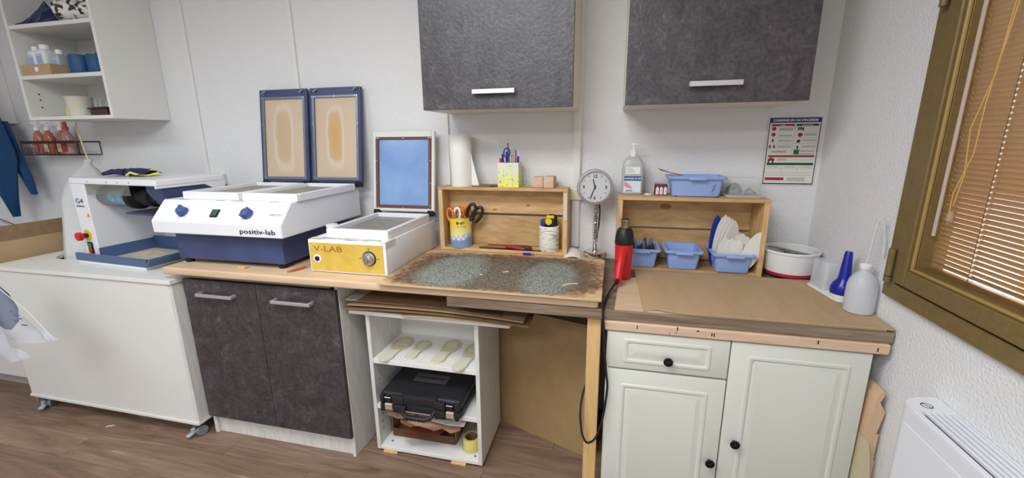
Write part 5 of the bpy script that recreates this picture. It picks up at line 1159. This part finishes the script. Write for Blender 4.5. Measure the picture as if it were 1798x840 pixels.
# round tub
tu = thing('round_tub', 'white round tub with crimson foot ring holding grey straps, right of the crate', 'tub', (.735, 1.945, BZ))
tcx, tcy = .736, 1.935
MB().lathe([(.088, 0), (.092, .003), (.092, .016)], (tcx, tcy, .8625), 40, cap=False).build('foot_ring', mat('crimson_plastic', (170, 26, 60), .4), tu)
MB().lathe([(.001, 0), (.093, 0), (.094, .004), (.100, .078), (.104, .080), (.105, .086), (.102, .090), (.097, .088), (.094, .010), (.001, .008)], (tcx, tcy, .8785-.0), 44, cap=False).build('body', mat('white_tub', (232, 232, 232), .4), tu)
random.seed(21)
for k in range(6):
    a = 20+27*k; o = MB().sheet(lambda u, v: (-.075+.15*u, -.010+.020*v, .014*math.sin(PI*u+k)*.5), 8, 1, (0, 0, .002)); o.xf(T(tcx+random.uniform(-.01, .01), tcy+random.uniform(-.012, .012), .936+.0045*k) @ Rz(a)); tag(o.build('rubber_strap', mat('strap_%d' % (k % 2), (112, 114, 114) if k % 2 else (136, 138, 138), .6)), 'grey rubber strap lying in the round white tub', 'strap', 'grey straps in the round tub')
tag(MB().lathe([(.001, 0), (.091, 0), (.0925, .03), (.05, .042), (.001, .044)], (tcx, tcy, .889), 28).build('grey_pellets', mat('dark_grey_fill', (96, 98, 98), .8, bump=(200, .5))), 'dark grey padding filling the round white tub', 'padding')

# translucent container with lid
ZR = .8612
fc = thing('food_container', 'milky translucent container upside down on its white lid by the wall', 'container', (.794, 1.695, ZR), math.radians(8))
def rrl(w, d, z, r, cy_=0):
    P = []
    for (sx_, sy_, s0) in ((1, 1, 0), (-1, 1, 90), (-1, -1, 180), (1, -1, 270)):
        for k in range(5): an = math.radians(s0+22.5*k); P.append(Vector((sx_*(w-r)+r*math.cos(an), cy_+sy_*(d-r)+r*math.sin(an), z)))
    return P
MB().rings([rrl(.030, .046, .0125, .012, .044), rrl(.028, .043, .108, .012, .044), rrl(.024, .039, .114, .011, .044)], True, True).build('shell', mat('milky_clear', (226, 230, 236), .25, alpha=.5), fc, local=True)
MB().rings([rrl(.034, .095, .0005, .02), rrl(.037, .098, .004, .02), rrl(.037, .098, .009, .02), rrl(.033, .094, .012, .02)], True, True).build('lid', mat('white_lid', (232, 234, 232), .3), fc, local=True)
bc = thing('blue_cone_nozzle', 'deep blue funnel-shaped nozzle on a cream ring behind the squeeze bottle', 'nozzle', (.800, 1.640, ZR+.0125))
MB().lathe([(.034, 0), (.035, .004), (.035, .009), (.033, .011)], (.802, 1.640, ZR+.013), 28).build('ring', mat('cream_ring', (234, 226, 200), .5), bc)
MB().lathe([(.036, 0), (.037, .004), (.036, .022), (.031, .036), (.022, .048), (.019, .056), (.0115, .148), (.010, .151), (.003, .152)], (.802, 1.640, ZR+.0245), 28).build('cone', mat('deep_blue', (26, 34, 150), .25), bc)
sq = thing('squeeze_bottle', 'milky wash bottle with bent clear tube near the right wall', 'bottle', (.803, 1.525, ZR))
bx_, by_ = .803, 1.532
MB().lathe([(.036, 0), (.041, .003), (.042, .06), (.041, .090), (.036, .110), (.026, .126), (.018, .134), (.015, .138), (.0145, .146)], (bx_, by_, ZR+.0005), 36).build('body', mat('milky_bottle', (232, 235, 240), .35, tl=.4), sq)
MB().lathe([(.016, 0), (.017, .002), (.017, .013), (.010, .017), (.004, .018)], (bx_, by_, ZR+.147), 22).build('cap', mat('white_cap', (240, 240, 240), .4), sq)
TP = smooth_pts([(bx_, by_, ZR+.164), (bx_+.003, by_, ZR+.21), (bx_+.009, by_, ZR+.29), (bx_+.013, by_-.002, ZR+.308), (bx_+.021, by_-.006, ZR+.302), (bx_+.030, by_-.010, ZR+.25), (bx_+.034, by_-.012, ZR+.19)])
MB().tube(TP, [.0038]*18+[.0034, .003, .0036, .004, .0045, .005, .002], 10).build('tube', mat('clear_tube', (226, 230, 236), .15, alpha=.55), sq)

# ------------------------------------------------------------------ poster
po = thing('fire_safety_poster', 'French fire instructions poster with navy border on the wall by the window', 'poster', (.733, YW-.003, 1.22))
X0, X1, Z0, Z1 = .631, .833, 1.217, 1.504; yp = YW-.002
Wd, Hd = X1-X0, Z1-Z0
def PX(u): return X0+Wd*u
def PZ(v): return Z1-Hd*v
PN = mat('poster_navy', (38, 46, 96), .5); PRd = mat('poster_red', (160, 34, 44), .5); PG = mat('poster_green', (24, 84, 50), .5)
MB().box(X0, X1, yp-.001, yp, Z0, Z1, .0003).build('sheet', mat('poster_paper', (226, 224, 216), .4), po)
def bars(lst, m, nm, y=.0014, y2=.001):
    q = MB()
    for u0, v0, u1, v1 in lst: q.box(PX(u0), PX(u1), yp-y, yp-y2, PZ(v1), PZ(v0))
    return tag(q.build(nm, m, po, smooth=0), kind='stuff' if len(lst) > 1 else None)
bars([(.02, .015, .98, .085), (.02, .085, .035, .985), (.965, .085, .98, .985), (.02, .968, .98, .985)], PN, 'navy_border')
bars([(.07, .105, .50, .132), (.07, .555, .94, .583), (.06, .885, .42, .925)], PRd, 'red_band'); bars([(.53, .105, .94, .135), (.06, .665, .94, .70)], PG, 'green_band')
q = MB(); q.text("CONSIGNES EN CAS D'INCENDIE", .0125, (PX(.5), yp-.0016, PZ(.066)), align='CENTER', sx=.90, bold=.0003); q.text('ALERTE', .006, (PX(.28), yp-.0016, PZ(.129)), align='CENTER'); q.text('EVACUATION', .0065, (PX(.735), yp-.0016, PZ(.131)), align='CENTER'); q.build('lettering', WPRINT, po, smooth=0)
ln = []
for v in (.165, .178, .191, .26, .273, .335, .348, .42, .433): ln.append((.22, v, .47, v+.005))
for v in (.24, .253, .266, .33, .343, .42, .433): ln.append((.68, v, .93, v+.005))
for v in (.50, .515, .49): ln.append((.12, v, .40, v+.005))
for v in (.485, .50, .525, .54): ln.append((.62, v, .92, v+.005))
for v in (.60, .613, .626): ln.append((.25, v, .42, v+.005))
for v in (.885, .9, .915, .93): ln.append((.48, v, .82, v+.005))
for v in (.72,): ln += [(.07, v, .30, v+.006), (.42, v, .62, v+.006), (.68, v, .92, v+.006)]
bars(ln, INKG, 'text_line')
bars([(.06, .745, .94, .748), (.06, .81, .94, .813), (.35, .72, .353, .81), (.65, .72, .653, .81), (.06, .845, .94, .848), (.505, .14, .508, .54), (.07, .30, .49, .302), (.07, .39, .49, .392), (.53, .21, .94, .212), (.53, .30, .94, .302), (.53, .38, .94, .382), (.53, .62, .92, .622)], INKG, 'rule_line')
q = MB()
for (u, v, s) in ((.12, .17, .008), (.12, .255, .008), (.62, .26, .009)): q.cyl((PX(u), yp-.001, PZ(v)), (PX(u), yp-.0015, PZ(v)), s, n=14)
q.box(PX(.07), PX(.20), yp-.0015, yp-.001, PZ(.635), PZ(.605)); q.box(PX(.10), PX(.17), yp-.0015, yp-.001, PZ(.605), PZ(.590)); tag(q.build('red_pictogram', PRd, po, smooth=0), kind='stuff')
q = MB()
for (u, v) in ((.58, .165), (.62, .16), (.66, .168), (.59, .345), (.62, .34), (.08, .42), (.16, .42), (.60, .43), (.12, .33), (.09, .637), (.17, .637)): q.cyl((PX(u), yp-.001, PZ(v)), (PX(u), yp-.0016, PZ(v)), .0035, n=10); q.box(PX(u)-.0025, PX(u)+.0025, yp-.0016, yp-.001, PZ(v)-.009, PZ(v)-.003)
tag(q.build('black_pictogram', INK, po, smooth=0), kind='stuff'); bars([(.54, .47, .64, .545)], mat('pictogram_green', (20, 120, 70), .5), 'green_pictogram')

# ------------------------------------------------------------------ heater
ht = thing('convector_heater', 'white electric convector heater mounted under the window', 'heater', (.8, .75, .12))
HX0, HX1, HY0, HY1, HZ0, HZ1 = .752, .846, .25, 1.205, .14, .76
HW = mat('heater_white', (228, 230, 236), .35)
def hsec(x0, x1, r=.03):
    return [(x1, HZ0), (x0+r, HZ0), (x0, HZ0+r), (x0, HZ1-.012), (x0+.006, HZ1-.002), (x1, HZ1-.002)]
# body: plan outline with rounded left end
def plan(z, g=0):
    P = [Vector((HX1, HY0+g, z)), Vector((HX0+g, HY0+g, z))]
    rx, ry = (HX1-HX0-g), .05
    P.append(Vector((HX0+g, HY1-ry, z)))
    for k in range(1, 8):
        a = PI/2*k/8; P.append(Vector((HX0+g+rx*(1-math.cos(a))*1.0, HY1-ry+(ry-g)*math.sin(a), z)))
    P.append(Vector((HX1, HY1-g, z))); return P
MB().rings([plan(HZ0, .006), plan(HZ0+.01), plan(HZ1-.020), plan(HZ1-.010)], True, True).build('casing', HW, ht)
tp_ = MB(); q = plan(0, .0); 
# top grille: rim pieces and louvres
tp_.rings([[Vector((p.x, max(p.y, HY1-.075), z)) for p in plan(z)] for z in (HZ1-.010, HZ1)], True, True); tp_.box(HX0, HX0+.014, HY0, HY1-.075, HZ1-.010, HZ1, .001); tp_.box(HX1-.004, HX1, HY0, HY1-.075, HZ1-.010, HZ1, .001)
tp_.build('top_cover', HW, ht)
for k in range(5):
    x = HX0+.026+.0135*k; MB().box(x, x+.0075, HY0, HY1-.075, HZ1-.010, HZ1-.001, .001).build('louvre', HW, ht)
MB().box(HX0+.014, HX1-.004, HY0, HY1-.0755, HZ1-.0098, HZ1-.0085).build('grille_shade_sheet', mat('painted_slot_shade', (36, 36, 40), .7), ht)  # near-black sheet paints the shade of deep slots between the louvres
MB().box(HX0-.0030, HX0-.0002, HY0+.02, HY1-.055, HZ0+.03, HZ1-.045, .0012).build('front_panel', HW, ht)
q = MB().lathe([(.0105, 0), (.0125, 0), (.0125, .0005), (.0105, .0005), (.0105, 0)], (HX0+.045, HY1-.045, HZ1), 28, cap=False); q.box(-.001, .001, -.011, .011, 0, .0005, M=T(HX0+.045, HY1-.045, HZ1) @ Rz(30)); q.build('heat_symbol', INK, ht)

# ------------------------------------------------------------------ wood offcuts between cabinet and wall
for (pts, y0, y1, col, lb) in (
    ([(.812, .645), (.826, .672), (.832, .655), (.824, .632), (.842, .598), (.832, .53), (.824, .505), (.827, .46), (.841, .42), (.842, .36), (.834, .36), (.818, .43), (.806, .50)], 1.37, 1.382, (212, 178, 146), 'curved pinkish plywood offcut sticking out between cabinet and wall'),
    ([(.805, .50), (.813, .47), (.818, .44), (.826, .39), (.832, .34), (.836, .28), (.804, .28)], 1.352, 1.362, (204, 192, 160), 'pale greenish jagged offcut in front of the curved one')):
    o = MB().prism([(x, z) for x, z in pts], 'y', y0, y1); o2_ = o
    o.prism([(x-.002 if False else x, z) for x, z in pts][:3]+[(pts[-1][0], pts[-1][1])], 'y', y1, y1+.06)
    o.box(*((.824, .838) if col[2] == 146 else (.803, .815)), y0+.001, y1+.04, .001, pts[-1][1]+.02)
    tag(o.build('wood_offcut', mat('offcut_%d' % col[2], col, .6)), lb, 'wood')
